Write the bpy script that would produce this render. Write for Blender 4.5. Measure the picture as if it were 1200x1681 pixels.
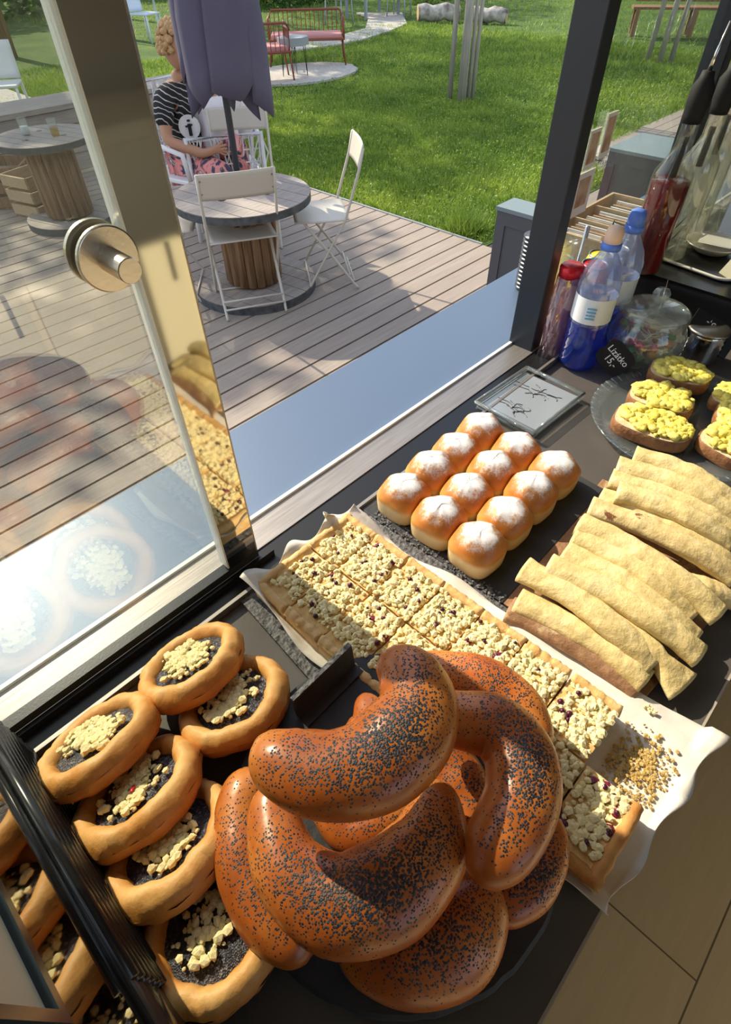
import bpy, math, random
import numpy as np
from math import sin, cos, pi, radians, sqrt, atan2
from mathutils import Vector, Matrix, noise
S = bpy.context.scene
COL = S.collection
for o in list(bpy.data.objects): bpy.data.objects.remove(o)

# ---------------------------------------------------------------- camera
CH = 1.73; PITCH = radians(46.6); AZ = radians(44.4); ROLL = radians(.99); FPX = 919.0
ZC = 1.13                                   # counter top height
cd = bpy.data.cameras.new('camera'); cam = bpy.data.objects.new('camera', cd); COL.objects.link(cam)
cd.sensor_fit = 'AUTO'; cd.sensor_width = 36; cd.lens = FPX / 1681 * 36; cd.clip_start = 0.02; cd.clip_end = 300
FW = Vector((cos(AZ)*cos(PITCH), sin(AZ)*cos(PITCH), -sin(PITCH)))
R0_ = Vector((sin(AZ), -cos(AZ), 0)); RT = R0_*cos(ROLL) - R0_.cross(FW)*sin(ROLL); UP = RT.cross(FW)
mw = Matrix((RT, UP, -FW)).transposed().to_4x4(); mw.translation = (0, 0, CH); cam.matrix_world = mw
S.camera = cam
CP = Vector((0, 0, CH))
def ray(u, v): return RT*(u-600) + UP*(840.5-v) + FW*FPX
def atz(u, v, z):
    d = ray(u, v); return CP + d*((z-CH)/d.z)
def aty(u, v, y):
    d = ray(u, v); return CP + d*(y/d.y)
def atd(u, v, d): return CP + ray(u, v)*(d/FPX)
def pxm(p): return (Vector(p)-CP).dot(FW)/FPX       # metres per pixel at a point

# ---------------------------------------------------------------- light, sky, exposure
SUN_AZ = radians(91); SUN_EL = radians(37)
w = bpy.data.worlds.new('sky'); S.world = w; w.use_nodes = True
nt = w.node_tree; nt.nodes.clear()
out = nt.nodes.new('ShaderNodeOutputWorld'); bg = nt.nodes.new('ShaderNodeBackground')
sky = nt.nodes.new('ShaderNodeTexSky'); sky.sky_type = 'NISHITA'; sky.sun_disc = False
sky.sun_elevation = SUN_EL; sky.sun_rotation = pi/2 - SUN_AZ; sky.air_density = 1.1; sky.dust_density = 1.2
tc = nt.nodes.new('ShaderNodeTexCoord'); nz = nt.nodes.new('ShaderNodeTexNoise'); nz.inputs['Scale'].default_value = 2.2; nz.inputs['Detail'].default_value = 5
cr = nt.nodes.new('ShaderNodeValToRGB'); cr.color_ramp.elements[0].position = .46; cr.color_ramp.elements[1].position = .62
mx = nt.nodes.new('ShaderNodeMix'); mx.data_type = 'RGBA'; mx.inputs[7].default_value = (6.5, 6.6, 6.8, 1)
nt.links.new(tc.outputs['Generated'], nz.inputs['Vector']); nt.links.new(nz.outputs['Fac'], cr.inputs[0])
nt.links.new(cr.outputs[0], mx.inputs[0]); nt.links.new(sky.outputs[0], mx.inputs[6]); nt.links.new(mx.outputs[2], bg.inputs[0])
bg.inputs[1].default_value = .22
nt.links.new(bg.outputs[0], out.inputs[0])
sl = bpy.data.lights.new('sun', 'SUN'); sun = bpy.data.objects.new('sun', sl); COL.objects.link(sun)
sl.energy = 6.3; sl.angle = radians(.6); sl.color = (1, .87, .66)
sdir = Vector((cos(SUN_AZ)*cos(SUN_EL), sin(SUN_AZ)*cos(SUN_EL), sin(SUN_EL)))
sun.rotation_euler = sdir.to_track_quat('Z', 'Y').to_euler(); sun.location = (-3, 3, 4)
S.view_settings.view_transform = 'Standard'; S.view_settings.look = 'None'; S.view_settings.gamma = 1
S.view_settings.exposure = 0.12; S.view_settings.use_curve_mapping = False

# ---------------------------------------------------------------- materials
MATS = {}
def newmat(name):
    m = bpy.data.materials.new(name); m.use_nodes = True; t = m.node_tree
    b = t.nodes['Principled BSDF']; MATS[name] = m
    return m, t, b
def N(t, typ, **k):
    n = t.nodes.new(typ)
    for a, v in k.items():
        if a.startswith('i_'): n.inputs[a[2:].replace('_', ' ')].default_value = v
        else: setattr(n, a, v)
    return n
def ramp(t, fac, stops):
    r = t.nodes.new('ShaderNodeValToRGB'); e = r.color_ramp.elements
    while len(e) < len(stops): e.new(.5)
    for i, (p, c) in enumerate(stops):
        e[i].position = p; e[i].color = (*c, 1) if len(c) == 3 else c
    t.links.new(fac, r.inputs[0]); return r.outputs[0]
def coords(t, scale=(1, 1, 1), kind='Object'):
    c = N(t, 'ShaderNodeTexCoord'); mp = N(t, 'ShaderNodeMapping'); mp.inputs['Scale'].default_value = scale
    t.links.new(c.outputs[kind], mp.inputs[0]); return mp.outputs[0]
def noisef(t, vec, scale, detail=3, rough=.5, dist=0):
    n = N(t, 'ShaderNodeTexNoise'); n.inputs['Scale'].default_value = scale; n.inputs['Detail'].default_value = detail
    n.inputs['Roughness'].default_value = rough; n.inputs['Distortion'].default_value = dist
    t.links.new(vec, n.inputs['Vector']); return n.outputs['Fac']
def bump(t, b, h, strength=.3, dist=.002):
    n = N(t, 'ShaderNodeBump'); n.inputs['Strength'].default_value = strength; n.inputs['Distance'].default_value = dist
    t.links.new(h, n.inputs['Height']); t.links.new(n.outputs[0], b.inputs['Normal']); return n
def mixc(t, fac, a, b_):
    m = N(t, 'ShaderNodeMix', data_type='RGBA')
    for s, i in ((fac, 0), (a, 6), (b_, 7)):
        if hasattr(s, 'links'): t.links.new(s, m.inputs[i])
        else: m.inputs[i].default_value = s if i == 0 else (*s, 1)
    return m.outputs[2]
def math_(t, op, a, b_=None, clamp=False):
    m = N(t, 'ShaderNodeMath', operation=op); m.use_clamp = clamp
    for s, i in ((a, 0), (b_, 1)):
        if s is None: continue
        if hasattr(s, 'links'): t.links.new(s, m.inputs[i])
        else: m.inputs[i].default_value = s
    return m.outputs[0]
def simple(name, col, rough=.5, metal=0, var=None, scale=20, bs=0, bscale=60, bd=.002, stretch=(1, 1, 1), spec=.5, detail=4, trans=0, ior=1.45, sss=0):
    m, t, b = newmat(name)
    b.inputs['Base Color'].default_value = (*col, 1); b.inputs['Roughness'].default_value = rough; b.inputs['Metallic'].default_value = metal
    b.inputs['Specular IOR Level'].default_value = spec; b.inputs['Transmission Weight'].default_value = trans; b.inputs['IOR'].default_value = ior
    if sss: b.inputs['Subsurface Weight'].default_value = sss; b.inputs['Subsurface Radius'].default_value = (.01, .006, .003)
    if var or bs:
        v = coords(t, stretch)
    if var:
        f = noisef(t, v, scale, detail); t.links.new(ramp(t, f, [(.3, col), (.7, var)]), b.inputs['Base Color'])
    if bs:
        bump(t, b, noisef(t, v, bscale, 4), bs, bd)
    return m

# breads
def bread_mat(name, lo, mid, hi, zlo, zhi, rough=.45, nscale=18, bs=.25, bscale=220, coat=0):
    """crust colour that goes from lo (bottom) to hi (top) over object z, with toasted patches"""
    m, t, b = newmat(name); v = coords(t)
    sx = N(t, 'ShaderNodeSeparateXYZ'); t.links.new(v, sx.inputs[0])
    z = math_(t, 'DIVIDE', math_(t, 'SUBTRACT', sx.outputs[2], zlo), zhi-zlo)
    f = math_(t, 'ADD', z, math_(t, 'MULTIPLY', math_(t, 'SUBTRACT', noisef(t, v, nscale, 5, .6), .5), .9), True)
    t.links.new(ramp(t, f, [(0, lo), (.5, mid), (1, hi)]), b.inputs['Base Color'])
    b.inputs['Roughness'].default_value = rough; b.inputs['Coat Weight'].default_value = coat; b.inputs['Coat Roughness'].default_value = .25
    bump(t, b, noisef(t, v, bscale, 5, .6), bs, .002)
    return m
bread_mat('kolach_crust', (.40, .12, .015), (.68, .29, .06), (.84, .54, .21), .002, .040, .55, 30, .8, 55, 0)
simple('slice_crust', (.62, .33, .10), .7, var=(.45, .17, .03), scale=50, bs=.5, bscale=160)
simple('cake_dough', (.83, .62, .30), .8, var=(.66, .38, .12), scale=60, bs=.6, bscale=260)
simple('cake_rim', (.70, .40, .13), .65, var=(.80, .55, .26), scale=45, bs=.6, bscale=200)
simple('streusel', (.86, .73, .36), .85, var=(.89, .80, .48), scale=70, bs=.5, bscale=500, bd=.001)
simple('berry', (.03, .008, .02), .35, var=(.12, .01, .04), scale=60, bs=.3, bscale=300)
simple('berry_juice', (.22, .015, .07), .4)
def poppy_fill():
    m, t, b = newmat('poppy_filling'); v = coords(t)
    vo = N(t, 'ShaderNodeTexVoronoi'); vo.inputs['Scale'].default_value = 700; t.links.new(v, vo.inputs['Vector'])
    f = noisef(t, v, 60, 4)
    s = N(t, 'ShaderNodeSeparateColor'); t.links.new(vo.outputs['Color'], s.inputs[0])
    c = ramp(t, math_(t, 'MULTIPLY', s.outputs[0], f), [(0, (.012, .012, .018)), (.35, (.04, .04, .055)), (.55, (.22, .21, .22))])
    t.links.new(c, b.inputs['Base Color']); b.inputs['Roughness'].default_value = .45
    bump(t, b, vo.outputs['Distance'], .8, .0012)
poppy_fill()
def pretzel_mat():
    m, t, b = newmat('glazed_poppy_crust'); v = coords(t)
    f = noisef(t, v, 14, 5, .6)
    base = ramp(t, f, [(.28, (.30, .062, .010)), (.5, (.48, .125, .020)), (.68, (.66, .24, .05)), (.85, (.76, .40, .13))])
    vo = N(t, 'ShaderNodeTexVoronoi'); vo.inputs['Scale'].default_value = 560; t.links.new(v, vo.inputs['Vector'])
    at = N(t, 'ShaderNodeAttribute', attribute_name='seeds')
    s = N(t, 'ShaderNodeSeparateColor'); t.links.new(vo.outputs['Color'], s.inputs[0])
    dens = math_(t, 'ADD', at.outputs['Fac'], math_(t, 'MULTIPLY', math_(t, 'SUBTRACT', noisef(t, v, 30, 4, .7), .5), .9))
    has = math_(t, 'LESS_THAN', s.outputs[0], dens)
    near = math_(t, 'LESS_THAN', vo.outputs['Distance'], math_(t, 'ADD', .42, math_(t, 'MULTIPLY', at.outputs['Fac'], .22)))
    seed = math_(t, 'MULTIPLY', has, near)
    sc = mixc(t, s.outputs[1], (.008, .009, .014), (.06, .06, .075))
    t.links.new(mixc(t, seed, base, sc), b.inputs['Base Color'])
    b.inputs['Roughness'].default_value = .33
    t.links.new(math_(t, 'ADD', .3, math_(t, 'MULTIPLY', seed, .25)), b.inputs['Roughness'])
    hh = math_(t, 'ADD', math_(t, 'MULTIPLY', math_(t, 'MULTIPLY', seed, math_(t, 'SUBTRACT', .5, vo.outputs['Distance'])), 1.2), math_(t, 'MULTIPLY', noisef(t, v, 45, 3), .9))
    bump(t, b, hh, .55, .0012)
pretzel_mat()
def bun_mat():
    m, t, b = newmat('bun_crust'); v = coords(t)
    sx = N(t, 'ShaderNodeSeparateXYZ'); t.links.new(v, sx.inputs[0])
    z = sx.outputs[2]
    f = math_(t, 'ADD', math_(t, 'DIVIDE', z, .052), math_(t, 'MULTIPLY', math_(t, 'SUBTRACT', noisef(t, v, 30, 4), .5), .22))
    base = ramp(t, f, [(.0, (.84, .62, .30)), (.40, (.88, .70, .38)), (.52, (.72, .34, .08)), (.72, (.56, .19, .03)), (1, (.62, .27, .07))])
    r2 = math_(t, 'SQRT', math_(t, 'ADD', math_(t, 'POWER', sx.outputs[0], 2), math_(t, 'POWER', sx.outputs[1], 2)))
    e = math_(t, 'SUBTRACT', math_(t, 'ADD', math_(t, 'SUBTRACT', 1.36, math_(t, 'DIVIDE', r2, .029)), math_(t, 'MULTIPLY', math_(t, 'SUBTRACT', noisef(t, v, 85, 9, .85), .5), 3.0)), .38)
    zz = N(t, 'ShaderNodeMapRange'); zz.inputs[1].default_value = .036; zz.inputs[2].default_value = .046; t.links.new(z, zz.inputs[0])
    sug = math_(t, 'MULTIPLY', math_(t, 'MULTIPLY', e, 2.2, True), zz.outputs[0], True)
    t.links.new(mixc(t, sug, base, (.86, .85, .86)), b.inputs['Base Color'])
    t.links.new(math_(t, 'ADD', .4, math_(t, 'MULTIPLY', sug, .4)), b.inputs['Roughness'])
    bump(t, b, math_(t, 'ADD', sug, noisef(t, v, 150, 4)), .25, .001)
bun_mat()
def crepe_mat(name, a, c, spots):
    m, t, b = newmat(name); v = coords(t)
    f = noisef(t, v, 35, 5, .65)
    base = ramp(t, f, [(.3, a), (.55, c), (.75, (.80, .67, .38))])
    s1 = noisef(t, v, 42, 5, .6); sp = ramp(t, s1, [(spots, (0, 0, 0)), (spots+.05, (1, 1, 1))])
    t.links.new(mixc(t, sp, base, (.22, .085, .03)), b.inputs['Base Color'])
    b.inputs['Roughness'].default_value = .6
    bump(t, b, noisef(t, v, 90, 5, .65), .7, .003)
crepe_mat('flatbread', (.56, .42, .16), (.76, .61, .28), .74)
crepe_mat('spotted_flatbread', (.52, .38, .15), (.72, .56, .26), .64)
crepe_mat('brown_flatbread', (.26, .13, .06), (.36, .2, .1), .8)
simple('egg_spread', (.84, .68, .09), .5, var=(.90, .80, .22), scale=45, bs=.5, bscale=180, bd=.003)
simple('chive', (.35, .38, .05), .6)
simple('bread_crumb', (.80, .66, .42), .8, var=(.62, .45, .24), scale=80, bs=.6, bscale=300)
simple('bread_crust', (.20, .08, .03), .65, var=(.42, .2, .08), scale=60, bs=.7, bscale=180)
simple('sugar', (.85, .84, .85), .7)

# hard surfaces
simple('slate', (.028, .030, .034), .55, var=(.05, .052, .057), scale=25, bs=.5, bscale=90, spec=.4)
simple('slate_edge', (.03, .03, .035), .6, var=(.2, .2, .21), scale=160, bs=1, bscale=160, bd=.004)
def counter_mat():
    m, t, b = newmat('counter_laminate'); v = coords(t)
    t.links.new(ramp(t, noisef(t, v, 6, 6, .6), [(.3, (.085, .077, .070)), (.7, (.12, .108, .097))]), b.inputs['Base Color'])
    b.inputs['Roughness'].default_value = .33; bump(t, b, noisef(t, v, 300, 2), .08, .001)
counter_mat()
simple('edge_strip', (.42, .38, .32), .3)
simple('dark_frame', (.028, .033, .042), .35, bs=.05, bscale=400)
simple('dark_rail', (.012, .012, .013), .3)
simple('shelf_metal', (.12, .175, .27), .43, metal=.2, bs=.06, bscale=7, bd=.01)
simple('sill_metal', (.27, .25, .235), .42, metal=.6, var=(.36, .335, .31), scale=40, stretch=(.3, 6, 6), bs=.1, bscale=60)
simple('brushed_steel', (.62, .55, .46), .3, metal=1, bs=.05, bscale=300)
simple('bright_edge', (.85, .88, .83), .25)
simple('chrome', (.7, .7, .7), .12, metal=1)
def floor_mat():
    m, t, b = newmat('floor_planks'); v = coords(t)
    br = N(t, 'ShaderNodeTexBrick'); br.inputs['Scale'].default_value = 1; br.inputs['Brick Width'].default_value = 1.2; br.inputs['Row Height'].default_value = .24
    br.inputs['Mortar Size'].default_value = .0022; br.inputs['Color1'].default_value = (.52, .44, .33, 1); br.inputs['Color2'].default_value = (.60, .51, .39, 1); br.inputs['Mortar'].default_value = (.05, .04, .03, 1)
    t.links.new(v, br.inputs['Vector'])
    g = noisef(t, coords(t, (1.2, 12, 1)), 4, 6, .65, 1.2)
    t.links.new(mixc(t, math_(t, 'MULTIPLY', g, .55), br.outputs[0], (.30, .25, .185)), b.inputs['Base Color'])
    b.inputs['Roughness'].default_value = .42; bump(t, b, g, .15, .002)
floor_mat()
def deck_mat(name, a, c, stretch=(1.2, 30, 30)):
    m, t, b = newmat(name); v = coords(t, stretch); v1 = coords(t)
    g = noisef(t, v, 3, 7, .7)
    c1 = ramp(t, g, [(.3, a), (.65, c)])
    br = N(t, 'ShaderNodeTexVoronoi'); br.inputs['Scale'].default_value = 1; t.links.new(coords(t, (.35, 7.168, .01)), br.inputs['Vector'])
    s = N(t, 'ShaderNodeSeparateColor'); t.links.new(br.outputs['Color'], s.inputs[0])
    c2 = mixc(t, math_(t, 'MULTIPLY', s.outputs[0], .35), c1, (.30, .22, .19))
    t.links.new(mixc(t, math_(t, 'MULTIPLY', noisef(t, v1, 1.5, 4), .3), c2, (.2, .2, .22)), b.inputs['Base Color'])
    b.inputs['Roughness'].default_value = .7; bump(t, b, g, .35, .003)
deck_mat('deck_wood', (.27, .225, .185), (.44, .37, .305))
deck_mat('spool_wood', (.24, .22, .22), (.52, .46, .40), (2, 22, 22))
simple('bark_core', (.20, .11, .055), .8, var=(.40, .25, .14), scale=6, stretch=(9, 9, .7), bs=1, bscale=8, bd=.02)
simple('weathered_edge', (.05, .055, .06), .8, var=(.12, .13, .14), scale=20, bs=.6, bscale=40)
simple('grass_ground', (.05, .12, .02), .9, var=(.12, .20, .03), scale=1.6, bs=1, bscale=40, bd=.05)
def leafy(name, a, c, scale=1.2, tr=.35):
    m, t, b = newmat(name); v = coords(t)
    g = N(t, 'ShaderNodeNewGeometry')
    f = math_(t, 'ADD', math_(t, 'MULTIPLY', noisef(t, v, scale, 4), .7), math_(t, 'MULTIPLY', g.outputs['Random Per Island'], .3))
    col = ramp(t, f, [(.3, a), (.7, c)])
    t.links.new(col, b.inputs['Base Color']); b.inputs['Roughness'].default_value = .5
    tl = N(t, 'ShaderNodeBsdfTranslucent'); t.links.new(col, tl.inputs[0])
    ms = N(t, 'ShaderNodeMixShader'); ms.inputs[0].default_value = tr
    o = t.nodes['Material Output']; t.links.new(b.outputs[0], ms.inputs[1]); t.links.new(tl.outputs[0], ms.inputs[2]); t.links.new(ms.outputs[0], o.inputs[0])
leafy('grass_blade', (.10, .21, .028), (.40, .52, .08), .9)
leafy('shrub_leaf', (.025, .08, .012), (.10, .22, .03), 2)
leafy('pale_shrub_leaf', (.15, .28, .04), (.34, .46, .10), 2)
leafy('tree_leaf', (.04, .12, .02), (.14, .28, .04), 2)
simple('gravel', (.42, .40, .37), .9, var=(.62, .60, .56), scale=30, bs=1, bscale=60, bd=.02)
simple('earth', (.12, .09, .06), .95, var=(.2, .16, .11), scale=8, bs=1, bscale=30)
simple('chair_paint', (.62, .585, .52), .45)
simple('white_paint', (.80, .80, .82), .5)
simple('blue_white_paint', (.62, .70, .82), .5)
simple('umbrella_cloth', (.085, .078, .125), .85, var=(.11, .10, .155), scale=3, bs=.3, bscale=500, bd=.0008)
simple('umbrella_pole', (.05, .06, .075), .4)
simple('red_paint', (.24, .06, .035), .45)
simple('pink_cushion', (.55, .25, .25), .8)
simple('grey_table', (.30, .33, .36), .5)
simple('stake_wood', (.34, .32, .30), .8, var=(.5, .47, .42), scale=10, stretch=(4, 4, .5), bs=.5, bscale=20)
simple('birch', (.62, .58, .55), .8, var=(.10, .08, .07), scale=6, bs=.5, bscale=20)
simple('log_end', (.48, .34, .2), .8)
simple('grey_panel', (.10, .10, .118), .55)
simple('grey_panel_top', (.20, .26, .28), .5)
simple('skin', (.50, .27, .17), .5, sss=.1)
simple('hair', (.42, .24, .10), .6, var=(.65, .42, .20), scale=30, bs=1, bscale=90, bd=.01)
simple('black_cloth', (.012, .012, .014), .8)
simple('white_cloth', (.82, .80, .84), .85, bs=.5, bscale=14, bd=.02)
def print_shirt():
    m, t, b = newmat('striped_black_shirt'); v = coords(t)
    wv = N(t, 'ShaderNodeTexWave'); wv.inputs['Scale'].default_value = 9; wv.inputs['Distortion'].default_value = 5; wv.inputs['Detail'].default_value = 2; wv.inputs['Detail Scale'].default_value = 1
    mp = N(t, 'ShaderNodeMapping'); mp.inputs['Rotation'].default_value = (.4, 1.0, .3); t.links.new(v, mp.inputs[0]); t.links.new(mp.outputs[0], wv.inputs[0])
    t.links.new(ramp(t, wv.outputs['Fac'], [(.90, (.012, .012, .014)), (.97, (.55, .52, .5))]), b.inputs['Base Color']); b.inputs['Roughness'].default_value = .85
print_shirt()
def floral():
    m, t, b = newmat('floral_trousers'); v = coords(t)
    c = ramp(t, noisef(t, v, 9, 3, .5, 1.5), [(.42, (.05, .06, .11)), (.48, (.80, .28, .27)), (.60, (.75, .30, .28)), (.64, (.05, .05, .09)), (.70, (.75, .8, .85))])
    t.links.new(c, b.inputs['Base Color']); b.inputs['Roughness'].default_value = .85
floral()
simple('denim', (.12, .15, .21), .9, bs=.3, bscale=40)
simple('white_resin', (.78, .78, .80), .45)
simple('pink_plastic', (.85, .35, .36), .4)
simple('cream_wall', (.88, .80, .62), .6)
simple('silver_insert', (.40, .45, .50), .35, metal=.4)
simple('dark_wall', (.05, .045, .04), .6)
simple('inner_wall', (.62, .57, .50), .7)
simple('cream_panel', (.60, .55, .43), .5, var=(.66, .6, .48), scale=6)
simple('teal_edge', (.02, .035, .045), .25)
simple('black_plastic', (.010, .010, .011), .28)
simple('matte_black', (.006, .006, .007), .7)
simple('chalk', (.85, .86, .88), .8)
simple('wood_box', (.45, .32, .18), .6, var=(.6, .45, .28), scale=8, stretch=(1, 9, 9))
simple('paper_bag', (.52, .36, .2), .8, var=(.7, .55, .38), scale=20)
simple('paper_white', (.80, .79, .77), .7)
simple('photo_card', (.75, .62, .48), .5, var=(.35, .16, .08), scale=30)
simple('can_red', (.62, .02, .03), .25, metal=.3)
simple('can_yellow', (.75, .6, .05), .3)
simple('can_metal', (.6, .6, .6), .25, metal=1)
simple('label_white', (.82, .85, .87), .4)
simple('label_blue', (.15, .40, .62), .4)
simple('cap_blue', (.12, .25, .80), .35)
simple('cap_peach', (.88, .62, .45), .4)
simple('tray_white', (.72, .70, .66), .3)
simple('candy_pink', (.75, .12, .25), .4); simple('candy_green', (.15, .4, .15), .4); simple('candy_amber', (.6, .25, .08), .4); simple('candy_white', (.75, .68, .66), .4)
simple('cream_plastic', (.80, .74, .60), .4)
simple('parchment', (.80, .77, .72), .5, var=(.74, .70, .62), scale=25, bs=.35, bscale=40, bd=.004)
simple('baked_crumbs', (.42, .26, .07), .8, var=(.66, .46, .16), scale=200, bs=1, bscale=300)
simple('dark_cup', (.055, .065, .085), .3, metal=.4)

def glassy(name, tint=(1, 1, 1), refl=.06, rough=0.0, fres=1.0, haze=0, hcol=(.8, .8, .8)):
    """thin sheet glass: clear, with its mirror reflection"""
    m = bpy.data.materials.new(name); m.use_nodes = True; t = m.node_tree; t.nodes.clear(); MATS[name] = m
    o = N(t, 'ShaderNodeOutputMaterial'); tr = N(t, 'ShaderNodeBsdfTransparent'); gl = N(t, 'ShaderNodeBsdfGlossy'); ms = N(t, 'ShaderNodeMixShader')
    tr.inputs[0].default_value = (*tint, 1); gl.inputs['Roughness'].default_value = rough
    lw = N(t, 'ShaderNodeLayerWeight'); lw.inputs[0].default_value = .5
    f = math_(t, 'ADD', math_(t, 'MULTIPLY', math_(t, 'POWER', lw.outputs['Facing'], 4.0), .8*fres), refl, True)
    t.links.new(f, ms.inputs[0]); t.links.new(tr.outputs[0], ms.inputs[1]); t.links.new(gl.outputs[0], ms.inputs[2]); t.links.new(ms.outputs[0], o.inputs[0])
    if haze:
        df = N(t, 'ShaderNodeBsdfDiffuse'); tl = N(t, 'ShaderNodeBsdfTranslucent'); m1 = N(t, 'ShaderNodeMixShader'); m2 = N(t, 'ShaderNodeMixShader')
        df.inputs[0].default_value = (*hcol, 1); tl.inputs[0].default_value = (*hcol, 1); m1.inputs[0].default_value = .5; m2.inputs[0].default_value = haze
        t.links.new(df.outputs[0], m1.inputs[1]); t.links.new(tl.outputs[0], m1.inputs[2]); t.links.new(tr.outputs[0], m2.inputs[1]); t.links.new(m1.outputs[0], m2.inputs[2]); t.links.new(m2.outputs[0], ms.inputs[1])
    return m
glassy('door_glass', (.90, .92, .89), .14)
glassy('side_glass', (.95, .97, .95), .03)
glassy('smoky_glass', (.02, .02, .02), .55, .0)
glassy('jar_glass', (.93, .96, .94), .12, .02, 1, .17, (.8, .85, .82))  # pale reflections on the glass put into the colour as whitish haze
glassy('bottle_clear', (.84, .88, .98), .10, .03, 1, .28, (.62, .70, .95))
glassy('bottle_blue', (.34, .46, .97), .09, .04, 1, .30, (.06, .14, .85))
glassy('plate_glass', (.86, .90, .90), .12, .06, 1, .14, (.7, .78, .82))
glassy('wrap_film', (.85, .70, .80), .26, .12, 1, .25, (.55, .42, .5))
glassy('syrup_red', (.42, .02, .010), .03, .02, 1, .45, (.26, .010, .004))
glassy('wine_glass', (.85, .85, .78), .10, .02, 1, .12, (.6, .6, .5))
glassy('bottle_plain', (.90, .92, .90), .08, .02, 1, .04, (.7, .7, .65))
glassy('juice_yellow', (.9, .7, .1), .05, .02)
m, t, b = newmat('mirror_glass'); b.inputs['Base Color'].default_value = (.42, .40, .37, 1); b.inputs['Metallic'].default_value = 1; b.inputs['Roughness'].default_value = .04
m, t, b = newmat('stile_glass'); b.inputs['Base Color'].default_value = (.50, .47, .40, 1); b.inputs['Metallic'].default_value = 1; b.inputs['Roughness'].default_value = .05
m, t, b = newmat('ribbed_black'); b.inputs['Base Color'].default_value = (.03, .03, .03, 1); b.inputs['Metallic'].default_value = .3; b.inputs['Roughness'].default_value = .2

# ---------------------------------------------------------------- geometry helpers
class G:
    def __init__(s): s.v = []; s.f = []; s.n = 0
    def add(s, vs, fs, M=None):
        if M is not None: vs = [tuple(M @ Vector(p)) for p in vs]
        k = s.n; s.v.extend([tuple(p) for p in vs]); s.f.extend([tuple(i+k for i in f) for f in fs]); s.n += len(vs); return s
    def box(s, a, b_, M=None):
        x0, y0, z0 = a; x1, y1, z1 = b_
        vs = [(x0,y0,z0),(x1,y0,z0),(x1,y1,z0),(x0,y1,z0),(x0,y0,z1),(x1,y0,z1),(x1,y1,z1),(x0,y1,z1)]
        return s.add(vs, [(0,3,2,1),(4,5,6,7),(0,1,5,4),(1,2,6,5),(2,3,7,6),(3,0,4,7)], M)
    def tube(s, pts, r, n=10, cap=True, flat=None, M=None):
        pts = [Vector(p) for p in pts]; m = len(pts)
        rs = r if isinstance(r, (list, tuple)) else [r]*m
        vs = []; fs = []; ref = None
        for i, p in enumerate(pts):
            d = (pts[min(i+1, m-1)] - pts[max(i-1, 0)]).normalized()
            if ref is None:
                ref = Vector((0, 0, 1)) if abs(d.z) < .9 else Vector((1, 0, 0))
            u = (ref - d*ref.dot(d)).normalized(); ref = u; w_ = d.cross(u)
            for k in range(n):
                a = 2*pi*k/n; vs.append(p + (u*cos(a)*(flat or 1) + w_*sin(a))*rs[i])
        for i in range(m-1):
            for k in range(n):
                fs.append((i*n+k, i*n+(k+1) % n, (i+1)*n+(k+1) % n, (i+1)*n+k))
        if cap: fs.append(tuple(range(n))[::-1]); fs.append(tuple((m-1)*n+k for k in range(n)))
        return s.add(vs, fs, M)
    def lathe(s, prof, n=32, M=None, cap=True):
        vs = []; fs = []; m = len(prof)
        for r_, z in prof:
            for k in range(n): vs.append((r_*cos(2*pi*k/n), r_*sin(2*pi*k/n), z))
        for i in range(m-1):
            for k in range(n): fs.append((i*n+k, i*n+(k+1) % n, (i+1)*n+(k+1) % n, (i+1)*n+k))
        if cap:
            if prof[0][0] > 1e-6: fs.append(tuple(range(n))[::-1])
            if prof[-1][0] > 1e-6: fs.append(tuple((m-1)*n+k for k in range(n)))
        return s.add(vs, fs, M)
    def prism(s, poly, z0, z1, M=None):
        n = len(poly); vs = [(x, y, z0) for x, y in poly] + [(x, y, z1) for x, y in poly]
        return s.add(vs, [tuple(range(n))[::-1], tuple(range(n, 2*n))] + [(i, (i+1) % n, n+(i+1) % n, n+i) for i in range(n)], M)
    def grid(s, fn, nu, nv, closed=False):
        vs = [fn(i/(nu-1), j/(nv-1)) for j in range(nv) for i in range(nu)]
        fs = [(j*nu+i, j*nu+i+1, (j+1)*nu+i+1, (j+1)*nu+i) for j in range(nv-1) for i in range(nu-1)]
        return s.add(vs, fs)
    def build(s, name, mat, parent=None, smooth=False, loc=None, rot=None):
        me = bpy.data.meshes.new(name); me.from_pydata(s.v, [], s.f); me.validate()
        o = bpy.data.objects.new(name, me); COL.objects.link(o)
        for m_ in (mat if isinstance(mat, (list, tuple)) else [mat]): me.materials.append(MATS[m_])
        if smooth: me.polygons.foreach_set('use_smooth', [True]*len(me.polygons))
        me.update()
        if parent: o.parent = parent
        if loc is not None: o.location = loc
        if rot is not None: o.rotation_euler = rot
        return o
def bevel(o, w_=.003, seg=2):
    m_ = o.modifiers.new('bevel', 'BEVEL'); m_.width = w_; m_.segments = seg; m_.limit_method = 'ANGLE'; return o
def subd(o, n=2):
    m_ = o.modifiers.new('subd', 'SUBSURF'); m_.levels = n; m_.render_levels = n; return o
def solid(o, th, off=0):
    m_ = o.modifiers.new('solid', 'SOLIDIFY'); m_.thickness = th; m_.offset = off; return o
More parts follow.
